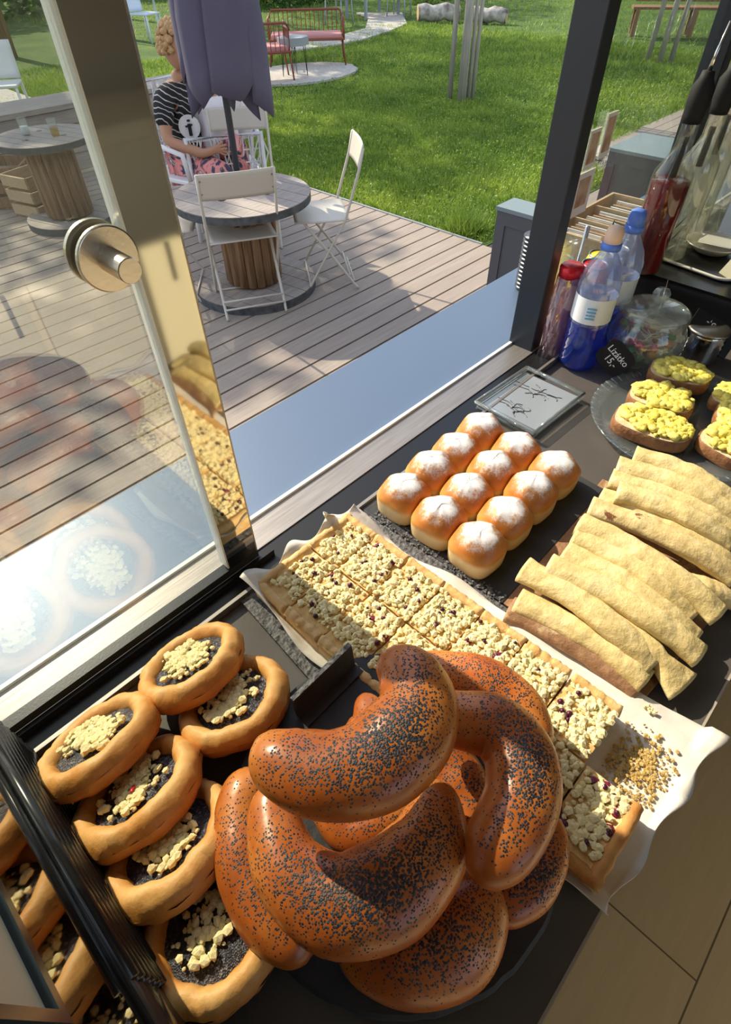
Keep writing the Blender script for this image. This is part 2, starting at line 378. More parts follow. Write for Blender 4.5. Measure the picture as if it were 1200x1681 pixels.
# icosphere templates
import bmesh
ICO = {}
for sub in (1, 2, 3):
    bm = bmesh.new(); bmesh.ops.create_icosphere(bm, subdivisions=sub, radius=1)
    ICO[sub] = (np.array([v.co[:] for v in bm.verts]), [tuple(v.index for v in f.verts) for f in bm.faces]); bm.free()
def blob(g, c, r_, sub=1, jit=.2, rnd=random, scl=(1, 1, 1)):
    V, F = ICO[sub]; q = V * (1 + jit*np.array([rnd.uniform(-1, 1) for _ in range(len(V))]))[:, None]
    q = q * np.array(scl) * r_
    a = rnd.uniform(0, 6.28); ca, sa = cos(a), sin(a); q = np.c_[q[:, 0]*ca-q[:, 1]*sa, q[:, 0]*sa+q[:, 1]*ca, q[:, 2]] + np.array(c)
    g.add(q.tolist(), F)
def empty(name, loc=(0, 0, 0), rz=0, rot=None):
    o = bpy.data.objects.new(name, None); COL.objects.link(o); o.location = loc
    o.rotation_euler = rot if rot is not None else (0, 0, rz); o.empty_display_size = .05
    return o
def tag(o, label, cat, group=None, kind=None):
    if label: o['label'] = label
    if cat: o['category'] = cat
    if group: o['group'] = group
    if kind: o['kind'] = kind
    return o
def struct(o): o['kind'] = 'structure'; return o
def copy_tree(o, parent=None):
    c = o.copy(); COL.objects.link(c)
    if parent is not None: c.parent = parent
    for ch in list(o.children): copy_tree(ch, c)
    return c
def spline(pts, n):
    """Catmull-Rom through control points (tuples of any length)"""
    P = [np.array(p, float) for p in pts]; P = [2*P[0]-P[1]] + P + [2*P[-1]-P[-2]]; o = []
    m = len(P)-3
    for k in range(n):
        t_ = k/(n-1)*m; i = min(int(t_), m-1); t_ -= i
        a, b_, c, d = P[i:i+4]
        o.append(.5*((2*b_)+(-a+c)*t_+(2*a-5*b_+4*c-d)*t_**2+(-a+3*b_-3*c+d)*t_**3))
    return o
def nz3(p, s_=1, k=0): return noise.noise(Vector(p)*s_ + Vector((k*7.3, k*3.1, k*1.7)))

# ================================================================ SETTING
g = G().box((-3, -2.6, -.06), (4.2, .33, 0)); struct(g.build('floor', 'floor_planks'))
# deck boards
g = G(); y = 2.026 - .1395*12
k = 0
while y < 7.0:
    g.box((-5, y+.007, -.03), (3.83, y+.1325, 0)); y += .1395; k += 1
struct(g.build('deck', 'deck_wood'))
struct(G().box((-5, .33, -.12), (3.83, 7.0, -.035)).build('deck_base', 'dark_wall'))
struct(G().box((3.83, 2.45, -.05), (3.85, 7.0, .008)).build('trim_1', 'grey_table'))
# board walk on the right
g = G(); y = .45
while y < 3.0:
    g.box((3.9, y+.004, -.03), (16, y+.1355, 0)) if y < 2.35 else g.box((6.3+(y-2.35)*.5, y+.004, -.03), (16, y+.1355, 0)); y += .1395
struct(g.build('boardwalk', 'deck_wood'))
struct(G().box((3.83, .33, -.12), (16, 3.0, -.035)).build('boardwalk_base', 'dark_wall'))
struct(G().box((-30, -30, -.3), (60, 60, -.125)).build('ground', 'earth'))
g = G().add([(3.85, 2.45, -.03), (6.3, 2.45, -.03), (6.4, 3.02, -.03), (45, 3.02, -.03), (45, 45, -.03), (-25, 45, -.03), (-25, 7.02, -.03), (3.85, 7.02, -.03)], [tuple(range(8))])
struct(g.build('lawn', 'grass_ground'))
# counter side wall, header, roof, side walls of the kiosk
struct(G().box((-3, .45, 0), (4.2, .50, ZC-.02)).build('wall_front', 'dark_wall'))
struct(G().box((-3, .42, 2.25), (4.2, .52, 2.6)).build('wall_header', 'dark_frame'))
struct(G().box((-3, -2.6, 2.6), (4.2, .52, 2.68)).build('ceiling', 'inner_wall'))
struct(G().box((2.1, -2.6, 0), (2.2, .38, 2.6)).build('wall_right', 'dark_wall'))
struct(G().box((-3.1, -2.6, 0), (-3.0, .42, 2.6)).build('wall_left', 'inner_wall'))
struct(G().box((-3, -2.7, 0), (-.9, -2.6, 2.6)).build('wall_back', 'inner_wall'))
struct(G().box((.9, -2.7, 0), (2.2, -2.6, 2.6)).build('wall_back.001', 'inner_wall'))
# outside shelf, sill, rails
sh = G().box((-1.6, .505, ZC-.035), (3.0, .70, ZC)); o = sh.build('outside_shelf', 'shelf_metal'); bevel(o, .002)
tag(o, 'wide blue-grey metal shelf outside along the whole window', 'shelf')
struct(G().box((-3, .452, ZC-.02), (4.2, .503, ZC+.006)).build('trim_2', 'sill_metal'))
struct(G().box((-3, .500, ZC-.01), (4.2, .506, ZC+.010)).build('trim_3', 'bright_edge'))
struct(G().box((-3, .407, ZC-.02), (4.2, .452, ZC+.004)).build('trim_4', 'dark_rail'))
struct(G().box((-3, .402, ZC-.02), (4.2, .407, ZC+.012)).build('trim_5', 'sill_metal'))
struct(G().box((-3, .430, ZC+.004), (.26, .436, ZC+.014)).build('trim_6', 'dark_rail'))
# posts
def post(x0, x1, y0, y1, nm):
    o = struct(G().box((x0, y0, ZC), (x1, y1, 2.3)).build(nm, 'dark_frame')); bevel(o, .002)
post(.943, .977, .455, .508, 'window_post')
post(1.485, 1.525, .455, .50, 'window_post.001')
# fixed glass on the right
g = G().box((.977, .478, ZC+.012), (1.485, .484, 2.25)); o = struct(g.build('window_1', 'side_glass'))
g = G().box((1.525, .478, ZC+.012), (3.9, .484, 2.25)); o = struct(g.build('window_2', 'side_glass'))
# sliding panes on the left
pane = struct(G().box((-1.4, .442, ZC+.016), (.212, .448, 2.2)).build('window_3', 'door_glass'))
o = G().box((.194, .4385, ZC+.016), (.2385, .4515, 2.2)).build('stile', 'stile_glass', pane)
o = G().box((.2385, .4385, ZC+.016), (.2405, .4515, 2.2)).build('edge_strip', 'sill_metal', pane)
o = G().box((-1.4, .438, ZC+.012), (.2405, .452, ZC+.024)).build('bottom_rail', 'dark_frame', pane)
o = G().box((.1925, .4365, ZC+.03), (.1945, .4535, 2.2)).build('whitened_glass_edge', 'bright_edge', pane)  # light carried through the glass edge, put in as a whitish strip
kc = aty(176, 424, .438)
def yM(p, y0): return Matrix.Translation((p[0], y0, p[2])) @ Matrix.Rotation(pi/2, 4, 'X')   # lathe axis +z -> -y
kn = G().lathe([(.0240, 0), (.0240, .0035), (.0232, .0042), (.0095, .0042)], 48, yM(kc, .438)).build('knob', 'brushed_steel', pane, False); bevel(kn, .0004, 1)
G().lathe([(.0092, 0), (.0092, .029), (.0086, .0298)], 40, yM(kc, .434)).build('handle', 'brushed_steel', kn)
G().lathe([(.024, 0), (.024, .004)], 48, yM(kc, .456)).build('outer_knob_plate', 'brushed_steel', pane)

# ================================================================ COUNTER
cx0, cx1 = -1.6, 2.05
o = G().box((cx0, -.086, ZC-.038), (cx1, .401, ZC)).build('counter_top', 'counter_laminate'); 
tag(o, 'long dark grey laminate counter under all the pastries', 'counter')
G().box((cx0, -.0885, ZC-.038), (cx1, -.086, ZC+.0004)).build('edge_strip', 'edge_strip', o)
o = G().box((cx0, -.03, 0), (cx1, .40, ZC-.038)).build('base_cabinet', 'dark_wall'); tag(o, 'dark cabinet below the counter top', 'cabinet')
# made-up cream cabinet, added behind the viewer for a cream reflection in the glass
cb = empty('reflection_cabinet', (0, -1.35, 0)); tag(cb, 'made-up cream cabinet added across the aisle for its reflection in the glass', 'cabinet')
G().box((-1.4, -.5, 0), (1.9, 0, 1.25)).build('body', 'cream_wall', cb)
for i in range(5):
    d = G().box((-1.38+i*.65, 0, .06), (-1.38+i*.65+.62, .02, 1.2)).build('door', 'cream_wall', cb); bevel(d, .004)
    G().box((-1.38+i*.65+.55, .02, .7), (-1.38+i*.65+.565, .035, .85)).build('handle', 'dark_frame', d)

# ================================================================ DISPLAY CASE at the left
X = -.088
dc = empty('display_case', (X, .25, ZC)); tag(dc, 'black ribbed display case with mirroring side at left counter end', 'display case')
G().box((-.25, -.34, 0), (-.004, .155, .012)).build('base', 'black_plastic', dc)
o = G().box((-.006, -.34, .012), (-.004, .155, .42)).build('mirror_panel', 'mirror_glass', dc)
g = G()
for i in range(9):
    z = .012 + i*.0135
    g.tube([(.0, -.115, z+.005), (.0, .155, z+.005)], .0052, 8)
g.box((-.004, -.34, .0), (-.0005, .155, .13))
g.build('ribbed_panel', 'ribbed_black', dc, True)
g = G().box((-.004, -.34, 0), (.004, .155, .006)); g.build('trim_strip', 'black_plastic', dc)
p = G().box((-.004, -.148, .288), (.0, .155, .42)).build('cream_panel', 'cream_panel', dc)
G().box((-.004, -.154, .280), (.004, .155, .288)).build('frame_strip', 'teal_edge', p)
G().box((-.004, -.154, .288), (.004, -.148, .42)).build('frame_strip', 'teal_edge', p)

# ================================================================ KOLACHE
rk = random.Random(4)
def make_kolach(seed, crumb_n=130):
    rn = random.Random(seed); R0 = .060
    root = empty('poppy_seed_kolach')
    def ring(u, v):
        a = 2*pi*u; q = 2*pi*v
        R = .0490*(1+.05*nz3((cos(a), sin(a), 0), 1.5, seed)); rr = .0128*(1+.18*nz3((cos(a)*2, sin(a)*2, 0), 1.2, seed+3))
        x = R + rr*cos(q)*.86; z = .0132 + rr*sin(q)*1.22
        k_ = 1 + .035*nz3((cos(a)*3, sin(a)*3, q), 2.0, seed+5) - .07*max(0, nz3((cos(a)*6, sin(a)*6, 0), 1.0, seed+9))*max(0, sin(q)+.3)
        return (x*k_*cos(a), x*k_*sin(a), max(z, .0))
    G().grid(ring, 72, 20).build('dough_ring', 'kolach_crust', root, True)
    def fill(u, v):
        a = 2*pi*u; r_ = .041*v; return (r_*cos(a), r_*sin(a), (.0225 - .004*(v**3)) + .0022*nz3((r_*cos(a)*60, r_*sin(a)*60, 0), 1, seed))
    g = G().grid(fill, 40, 10); g.build('poppy_seed_filling', 'poppy_filling', root, True)
    g = G(); ca = rn.uniform(0, 3)
    for _ in range(crumb_n):
        a = rn.gauss(0, .020); b2 = rn.gauss(0, .0115); x = a*cos(ca)-b2*sin(ca); y = a*sin(ca)+b2*cos(ca)
        if x*x+y*y > .034**2: continue
        r_ = rn.choice((.0015,.0022,.0032,.0044)); blob(g, (x, y, 0.0228+r_*.4+rn.uniform(0, .0025)), r_, 1, .25, rn, (1.1, 1, .8))
    g.build('streusel', 'streusel', root, False)
    # underside
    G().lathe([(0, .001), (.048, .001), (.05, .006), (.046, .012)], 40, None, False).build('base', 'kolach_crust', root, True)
    return root
KO = [  # px centre, z of centre, tilt (deg, -y side raised), yaw, size, label
 (322, 1100, .030, 29, .3, 1.0, 'poppy seed kolach nearest the glass, at the top of the right pair'),
 (392, 1160, .022, 22, 2.1, 1.0, 'poppy seed kolach tucked under another beside the black slate sign'),
 (172, 1230, .034, 35, 1.2, 1.03, 'poppy seed kolach farthest left, top of the overlapping column'),
 (238, 1312, .031, 33, 4.0, 1.03, 'second kolach of the overlapping column, with an almond sliver in its crumbs'),
 (292, 1398, .028, 31, 5.0, 1.03, 'third kolach of the overlapping column, its right side behind the crescents'),
 (356, 1528, .020, 14, 2.6, 1.0, 'lowest kolach of the column, crumbs on one half of dark filling')]
for i, (u, v, dz, tl, yw, sc, lb) in enumerate(KO):
    r_ = make_kolach(i+11, 130 if i in (5,) else 260); c = atz(u, v, ZC+dz+.012)
    M = Matrix.Translation((c.x, c.y, ZC+dz+.002)) @ Matrix.Rotation(-radians(tl), 4, 'X') @ Matrix.Rotation(yw, 4, 'Z') @ Matrix.Diagonal((sc, sc, sc, 1))
    # shift so the disc centre (not its base) is where the photo shows it
    r_.matrix_world = M; tag(r_, lb, 'kolach', 'poppy seed kolache on the counter')
    if i == 3:
        V, F = ICO[2]; G().add((V*np.array([.0045, .002, .0012])).tolist(), F).build('almond_sliver', 'can_red', r_, True, (.012, .008, .030))

# ================================================================ ROUND SLATE AND CRESCENTS
sc_ = Vector((.133, .097))
st = empty('round_slate_stand', (sc_.x, sc_.y, ZC)); tag(st, 'round black slate stand under the heap of poppy seed crescents', 'slate stand')
g = G(); n = 96; pr = [(.150, .030), (.1525, .032), (.152, .037)]
rn = random.Random(3); ed = [1+rn.uniform(-.006, .004) for _ in range(n)]
vs = []
for r_, z in [(0, .030)] + pr + [(.149, .039), (0, .039)]:
    for k in range(n): vs.append((r_*ed[k]*cos(2*pi*k/n), r_*ed[k]*sin(2*pi*k/n), z))
fs = [(i*n+k, i*n+(k+1) % n, (i+1)*n+(k+1) % n, (i+1)*n+k) for i in range(5) for k in range(n)]
g.add(vs, fs).build('slate_disc', 'slate', st)
for a in (0.4, 2.5, 4.6):
    G().lathe([(.012, 0), (.012, .030)], 20, Matrix.Translation((.09*cos(a), .09*sin(a), 0))).build('foot', 'black_plastic', st)
# slate name sign standing in the pile (turned away) with its base plate
o = empty('slate_sign', atz(505, 1150, ZC+.04)); tag(o, 'small black slate sign leaning at the left of the crescent heap', 'sign')
p0 = atz(492, 1180, ZC+.042); p1 = atz(583, 1090, ZC+.042)
d = (p1-p0).normalized(); nrm = Vector((-d.y, d.x, 0)); L0 = o.location
g = G(); a = p0-L0; b2 = p1-L0; up = Vector((0, 0, .034)) + nrm*.004; th = nrm*.005
g.add([a, b2, b2+up, a+up, a+th, b2+th, b2+up+th, a+up+th], [(0,3,2,1),(4,5,6,7),(0,1,5,4),(1,2,6,5),(2,3,7,6),(3,0,4,7)]); g.build('sign_plate', 'slate', o); G().add([a+up, b2+up, b2+up+th, a+up+th, a+up*1.03, b2+up*1.03, b2+up*1.03+th, a+up*1.03+th], [(0,3,2,1),(4,5,6,7),(0,1,5,4),(1,2,6,5),(2,3,7,6),(3,0,4,7)]).build('chipped_edge', 'slate_edge', o)
g = G().add([a, b2, b2-nrm*.012, a-nrm*.012, a+Vector((0,0,-.005)), b2+Vector((0,0,-.005)), b2-nrm*.012+Vector((0,0,-.005)), a-nrm*.012+Vector((0,0,-.005))], [(0,1,2,3),(7,6,5,4),(0,4,5,1),(1,5,6,2),(2,6,7,3),(3,7,4,0)]); g.build('sign_foot', 'slate', o)

def crescent(pts, z, label, seed, flat=1.0, seeds=1.0):
    P = []
    for q in pts:
        u, v, rpx = q[:3]; zz = q[3] if len(q) > 3 else z
        c = atz(u, v, ZC+zz); P.append((c.x, c.y, c.z, rpx*pxm(c)*.97))
    c0 = np.mean([p[:3] for p in P], 0)
    S_ = spline(P, 44)
    # round the ends off
    g = G(); n = 32; m_ = len(S_); V = []; sd = []
    pts_ = [Vector(p[:3])-Vector(c0) for p in S_]; rs = [p[3] for p in S_]
    L = [0]
    for i in range(1, m_): L.append(L[-1]+(pts_[i]-pts_[i-1]).length)
    for i in range(m_):
        e = min(L[i]+.0008, L[-1]-L[i]+.0008); R = rs[i]; er = R*1.0
        rs[i] = R*sqrt(max(0, 1-(1-min(1, e/er))**2)) if e < er else R
    for i in range(m_):
        d = (pts_[min(i+1, m_-1)]-pts_[max(i-1, 0)]).normalized(); u = Vector((0, 0, 1)); u = (u-d*u.dot(d)).normalized(); w_ = d.cross(u)
        for k in range(n):
            a = 2*pi*k/n; top = cos(a)
            rr = rs[i]*(1+.045*nz3(pts_[i]*22+u*cos(a)+w_*sin(a), 1, seed) + .02*sin(i*.55+seed)*(.5+.5*top))
            z_ = cos(a)*(.92 if top > 0 else .72)*flat
            V.append(tuple(pts_[i] + (u*z_ + w_*sin(a))*rr))
            t_ = i/(m_-1); along = max(0, 1-abs(t_-.5)*2.0)
            sd.append(max(0, (.05 + 1.15*max(0, top-.25)**1.7*1.7*max(0, along-.15)**.7 + .12*nz3(pts_[i]*30, 1, seed+20))*seeds) if top > -.45 else .02)
    F = [(i*n+k, (i+1)*n+k, (i+1)*n+(k+1) % n, i*n+(k+1) % n) for i in range(m_-1) for k in range(n)]
    F += [tuple(range(n)), tuple((m_-1)*n+k for k in range(n))[::-1]]
    g.add(V, F); o = g.build('poppy_seed_crescent', 'glazed_poppy_crust', None, True, c0)
    at = o.data.attributes.new('seeds', 'FLOAT', 'POINT'); at.data.foreach_set('value', sd)
    tag(o, label, 'bread roll', 'glazed poppy seed crescents heaped on the round slate')
    return o
crescent([(425,1213,34),(462,1248,58),(528,1274,70),(608,1258,78),(666,1208,78),(686,1150,66),(662,1104,52),(625,1078,34)], .178, 'topmost horseshoe crescent across the heap, both tips pointing up and left', 1)
crescent([(690,1172,45),(748,1180,48),(812,1194,55),(852,1240,60),(858,1305,62),(832,1368,62),(798,1415,52),(772,1436,34)], .128, 'crescent on the right curving from behind the topmost one, tip pointing down', 2)
crescent([(450,1286,34),(451,1356,46),(478,1432,62),(552,1482,76),(638,1460,82),(698,1396,70),(710,1330,52),(694,1284,38)], .105, 'big lower left crescent opening upward under the topmost one', 3)
crescent([(664,1100,28),(720,1108,42),(784,1122,50),(838,1154,48),(872,1200,38),(882,1236,22)], .078, 'crescent at the back of the heap beside the crumble cake', 4, seeds=.7)
crescent([(424,1262,38),(398,1330,46),(402,1410,52),(440,1490,56),(484,1548,44),(508,1574,26)], .062, 'leftmost crescent lying beneath the big lower left one', 5, seeds=.6)
crescent([(552,1530,30),(612,1556,62),(682,1562,78),(748,1528,80),(784,1476,60),(798,1432,38)], .056, 'frontmost crescent at the bottom edge of the slate', 6, seeds=.8)
crescent([(905,1338,22),(897,1392,38),(872,1440,46),(832,1474,44),(788,1492,28)], .052, 'low right crescent whose seeded back faces the cake', 7, seeds=.9)
crescent([(598,1140,18),(608,1190,36),(574,1236,40),(510,1236,38),(440,1228,26)], .085, 'shaded crescent seen inside the curve of the topmost one', 8, seeds=.8)
crescent([(690,1212,34),(742,1262,46),(772,1330,44),(752,1400,30)], .062, 'shaded crescent in the gap between topmost and right one', 9, seeds=.7)
crescent([(520,1300,26),(572,1370,32),(640,1340,32),(700,1272,28)], .052, 'dark crescent glimpsed through the loop of the lower left one', 10, seeds=.5)

# ================================================================ CRUMBLE CAKE ON PARCHMENT AND SLATE
o = G().prism([(.148, .02), (.40, -.045), (.405, .405), (.18, .402)], ZC+.0005, ZC+.0065).build('slate_tray', 'slate_edge')
tag(o, 'rectangular slate tray under the parchment and crumble cake', 'slate tray')
def paper(u, v):
    # u across (left to right), v along (window to aisle)
    top = (Vector((.186, .398, 0)), Vector((.378, .396, 0))); bot = (Vector((.185, -.088, 0)), Vector((.416, -.106, 0)))
    a = top[0].lerp(top[1], u); b2 = bot[0].lerp(bot[1], u); p = a.lerp(b2, v)
    e = min(u, 1-u); z = ZC+.0098
    if v < .12: z += .030*((.12-v)/.12)**1.3*(1+.3*sin(u*19))
    if u < .10: z += .024*((.10-u)/.10)**1.2*(.6+.5*sin(v*16))*(1-v*.5)
    if u > .93: z += .003*sin(v*25)
    if v > .86 and p.y < -.09: z += .004*sin(u*14)+.004
    if u < .16 and v > .84: z += .018*(v-.84)/.16*(1-u/.16)
    p.x += .004*sin(v*21)*(1 if u in (0, 1) else 0); p.y += .004*sin(u*17)*(1 if v in (0, 1) else 0)
    return (p.x, p.y, z + .0012*nz3((u*9, v*20, 0)))
o = G().grid(paper, 60, 110).build('parchment_sheet', 'parchment', None, True); solid(o, .0006)
tag(o, 'creased white baking parchment lining the crumble cake, sticking out past the counter edge', 'parchment')
# curled upright corner of the sheet at the window
g = G().grid(lambda u, v: (.325+.020*u*(1-v*.8)+.004*sin(v*5), .398+.006*sin(u*3.1)-.010*v, ZC+.03+.036*v), 10, 10)
o2 = g.build('curled_corner', 'parchment', o, True); solid(o2, .0006)

CX = [.196, .285, .362]
YT, YB = .389, -.073; NR = 8; DY = (YT-YB)/NR
rc = random.Random(9)
ords = ['end', 'second', 'third', 'fourth', 'fifth', 'sixth', 'seventh', 'last']
def skew_(x, y): return x + (y-.15)*-.0 + .004*(y-.15)
def cake_slice(col, row, label):
    x0, x1 = CX[col], CX[col+1]; y0 = YB+row*DY; y1 = y0+DY
    x0 += .0012; x1 -= .0012; y0 += .001; y1 -= .001
    rotz = rc.uniform(-.015, .015)
    cx_, cy_ = (x0+x1)/2, (y0+y1)/2; hx, hy = (x1-x0)/2, (y1-y0)/2; H = .024
    root = empty('crumble_cake_slice', (cx_, cy_, ZC+.0118), rotz)
    outer = {'l': col == 0, 'r': col == 1, 'b': row == 0, 't': row == NR-1}
    n = 26
    def topz(a, b2):   # a,b in -1..1
        z = H + .0018*nz3((a*3+col*7, b2*3+row*5, 0), 1)
        d = 1e9
        if outer['l']: d = min(d, (a+1)*hx)
        if outer['r']: d = min(d, (1-a)*hx)
        if outer['b']: d = min(d, (b2+1)*hy)
        if outer['t']: d = min(d, (1-b2)*hy)
        if d < .012: z += .003*sin(min(1, d/.012)*pi) - .010*(1-min(1, d/.006))**2
        return z, d
    g = G(); vs = []; fs = []
    for j in range(n):
        for i in range(n):
            a, b2 = -1+2*i/(n-1), -1+2*j/(n-1); z, d = topz(a, b2); vs.append((a*hx, b2*hy, z))
    fs = [(j*n+i, j*n+i+1, (j+1)*n+i+1, (j+1)*n+i) for j in range(n-1) for i in range(n-1)]
    g.add(vs, fs); g.build('cake_top', 'cake_dough', root, True)
    g = G()   # sides
    ring = [(i, 0) for i in range(n)] + [(n-1, j) for j in range(1, n)] + [(i, n-1) for i in range(n-2, -1, -1)] + [(0, j) for j in range(n-2, 0, -1)]
    m_ = len(ring); V = []
    for lev in range(5):
        f = lev/4
        for (i, j) in ring:
            a, b2 = -1+2*i/(n-1), -1+2*j/(n-1); z, d = topz(a, b2)
            bul = 1+.012*sin(f*pi)+.006*nz3((i*.7, j*.7, lev*1.3), 1, col+row)
            V.append((a*hx*bul if lev else a*hx, b2*hy*bul if lev else b2*hy, z*(1-f)))
    F = [(l*m_+k, (l+1)*m_+k, (l+1)*m_+(k+1) % m_, l*m_+(k+1) % m_) for l in range(4) for k in range(m_)]
    F.append(tuple(4*m_+k for k in range(m_)))
    g.add(V, F); g.build('cake_base', 'cake_rim' if any(outer.values()) else 'cake_dough', root, True)
    # crust rim on the outer sides
    if any(outer.values()):
        g = G()
        def strip(p, q, nn=14):
            P = [(p[0]+(q[0]-p[0])*k/nn + rc.uniform(-.0008, .0008), p[1]+(q[1]-p[1])*k/nn + rc.uniform(-.0008, .0008), H-.001+.0022*nz3((k*.6, col, row), 1)) for k in range(nn+1)]
            g.tube(P, [.0066+.0012*nz3((k*.8, row, col+3), 1) for k in range(nn+1)], 10, True)
        m = .0045
        if outer['r']: strip((hx-m, -hy), (hx-m, hy))
        if outer['l']: strip((-hx+m, -hy), (-hx+m, hy))
        if outer['b']: strip((-hx, -hy+m), (hx, -hy+m))
        if outer['t']: strip((-hx, hy-m), (hx, hy-m))
        g.build('crust_rim', 'cake_rim' if row else 'slice_crust', root, True)
    # streusel and berries
    g = G(); bare = (row == NR-1)
    def inside(a, b2, mg):
        if outer['l'] and (a+1)*hx < mg*1.6: return False
        if outer['r'] and (1-a)*hx < mg: return False
        if outer['b'] and (b2+1)*hy < mg: return False
        if outer['t'] and (1-b2)*hy < mg*1.3: return False
        return True
    k = 0
    while k < (340):
        a, b2 = rc.uniform(-.975, .975), rc.uniform(-.96, .96)
        if not inside(a, b2, .011): k += 1; continue
        if col == 0 and row >= NR-2 and rc.random() < .55*max(0, 1-(a+1)): k += 1; continue
        if nz3((a*2.2+col*3, b2*2.2+row*3, 4), 1) < -.30 and rc.random() < .75: k += 1; continue
        r_ = rc.choice((.0018, .0024, .0032, .0042)); z = topz(a, b2)[0]
        blob(g, (a*hx*.97, b2*hy*.97, z+r_*.3+rc.uniform(0, .0022)), r_, 1, .26, rc, (1.1, 1, .85)); k += 1
    g.build('streusel', 'streusel', root, False)
    for q in range(rc.randint(5, 8)):
        for _ in range(20):
            a, b2 = rc.uniform(-.85, .85), rc.uniform(-.85, .85)
            if inside(a, b2, .012): break
        else: continue
        z = topz(a, b2)[0]; r_ = rc.uniform(.0024, .0036); g = G()
        blob(g, (a*hx, b2*hy, z+.002+r_*.35), r_, 2, .06, rc); g.build('blueberry', 'berry', root, True)
        if rc.random() < .4:
            g = G(); blob(g, (a*hx+.002, b2*hy, z+.0012), .0055, 2, .25, rc, (1, 1, .32)); g.build('berry_juice', 'berry_juice', root, True)
    tag(root, label, 'cake slice', 'crumble cake slices on parchment')
for row in range(NR):
    for col in range(2):
        if (col, row) == (1, 0): continue
        side = 'left, crescent-side' if col == 0 else 'right, flatbread-side'
        if (col, row) == (0, 0): lb = 'golden corner crumble slice nearest the aisle, left of the bare gap'
        elif (col, row) == (1, 1): lb = 'crumble slice directly behind the bare gap on the parchment'
        elif row == NR-1 and col == 0: lb = 'corner crumble slice nearest the glass door, thinly crumbed'
        elif row == NR-1: lb = 'crumble slice at the window end beside the curled parchment corner'
        else: lb = f'crumble slice in the {side} column, {ords[row]} row counted from the aisle'
        cake_slice(col, row, lb)
# crumbs left where a slice was taken
g = G(); rn = random.Random(31)
for _ in range(420):
    x = rn.gauss(.332, .018); y = rn.gauss(-.052, .016)
    if not (.293 < x < .375 and -.088 < y < -.026): continue
    blob(g, (x, y, ZC+.0118+rn.uniform(0, .0012)), rn.uniform(.0008, .0022), 1, .3, rn, (1.3, 1.2, .5))
o = g.build('baked_on_crumbs', 'baked_crumbs'); tag(o, 'brown baked-on crumbs on bare parchment where a slice is missing', 'crumbs', kind='stuff')
g = G()
for _ in range(10): blob(g, (rn.gauss(.395, .003), rn.gauss(-.038, .004), ZC+.0125), rn.uniform(.0012, .0026), 1, .3, rn)
o = g.build('fallen_streusel', 'streusel'); tag(o, 'little heap of streusel fallen on the parchment margin', 'crumbs', kind='stuff')

# ================================================================ BUNS
o = G().prism([(.404, .156), (.680, .162), (.690, .402), (.400, .402)], ZC+.0005, ZC+.008).build('slate_board', 'slate'); bevel(o, .002)
tag(o, 'dark slate board beneath the sugared buns', 'slate board')
g = G(); rn = random.Random(8)
for _ in range(260):
    blob(g, (rn.uniform(.400, .416), rn.uniform(.16, .38), ZC+.0085), rn.uniform(.0008, .0026), 1, .3, rn, (1, 1, .5))
g.build('rough_edge', 'slate_edge', o)
def make_bun(seed, hx, hy, H):
    rn = random.Random(seed); root = empty('sugared_bun'); n, m_ = 48, 26; V = []
    for j in range(m_):
        t_ = j/(m_-1)
        if t_ < .42: zz = .0 + t_/.42*.028; e = 1 - .04*(1-t_/.42)**2; pw = .26
        else:
            q = (t_-.42)/.58*pi/2; zz = .028 + (H-.028)*sin(q); e = cos(q)**.62 if q < pi/2-1e-6 else 0; pw = .26 + .55*sin(q)
        for i in range(n):
            a = 2*pi*i/n; c_, s_ = cos(a), sin(a); k_ = (abs(c_)**(2/pw*.45) + abs(s_)**(2/pw*.45))**(-pw/.9)
            k_ = min(k_, 1.35)
            wv = 1+.02*nz3((c_*1.5, s_*1.5, zz*30), 1, seed)
            V.append((c_*k_*hx*e*wv, s_*k_*hy*e*wv, zz + .0012*nz3((c_*2, s_*2, t_*3), 1, seed+4)))
    F = [(j*n+i, j*n+(i+1) % n, (j+1)*n+(i+1) % n, (j+1)*n+i) for j in range(m_-1) for i in range(n)]
    F += [tuple(range(n))[::-1]]
    G().add(V, F).build('bun_body', 'bun_crust', root, True)
    return root
bz = ZC+.0088; rowname = ['window-side', 'middle', 'aisle-side']
colname = ['nearest the cake', 'second from the cake', 'third from the cake', 'nearest the glass dish']
for r_ in range(3):
    for c in range(4):
        u = (c+.5)/4; v = (r_+.5)/3
        p = Vector((.415, .390, 0)).lerp(Vector((.664, .394, 0)), u).lerp(Vector((.406, .192, 0)).lerp(Vector((.667, .194, 0)), u), v)
        H = .054 + rc.uniform(-.002, .004)
        b_ = make_bun(r_*4+c+50, .0340, .0335, H)
        b_.location = (p.x, p.y, bz); b_.rotation_euler = (0, 0, rc.choice((0, pi))+rc.uniform(-.05, .05))
        tag(b_, f'sugar-dusted bun in the {rowname[r_]} row of the batch, {colname[c]}', 'bun', 'sugared buns baked together on the slate board')

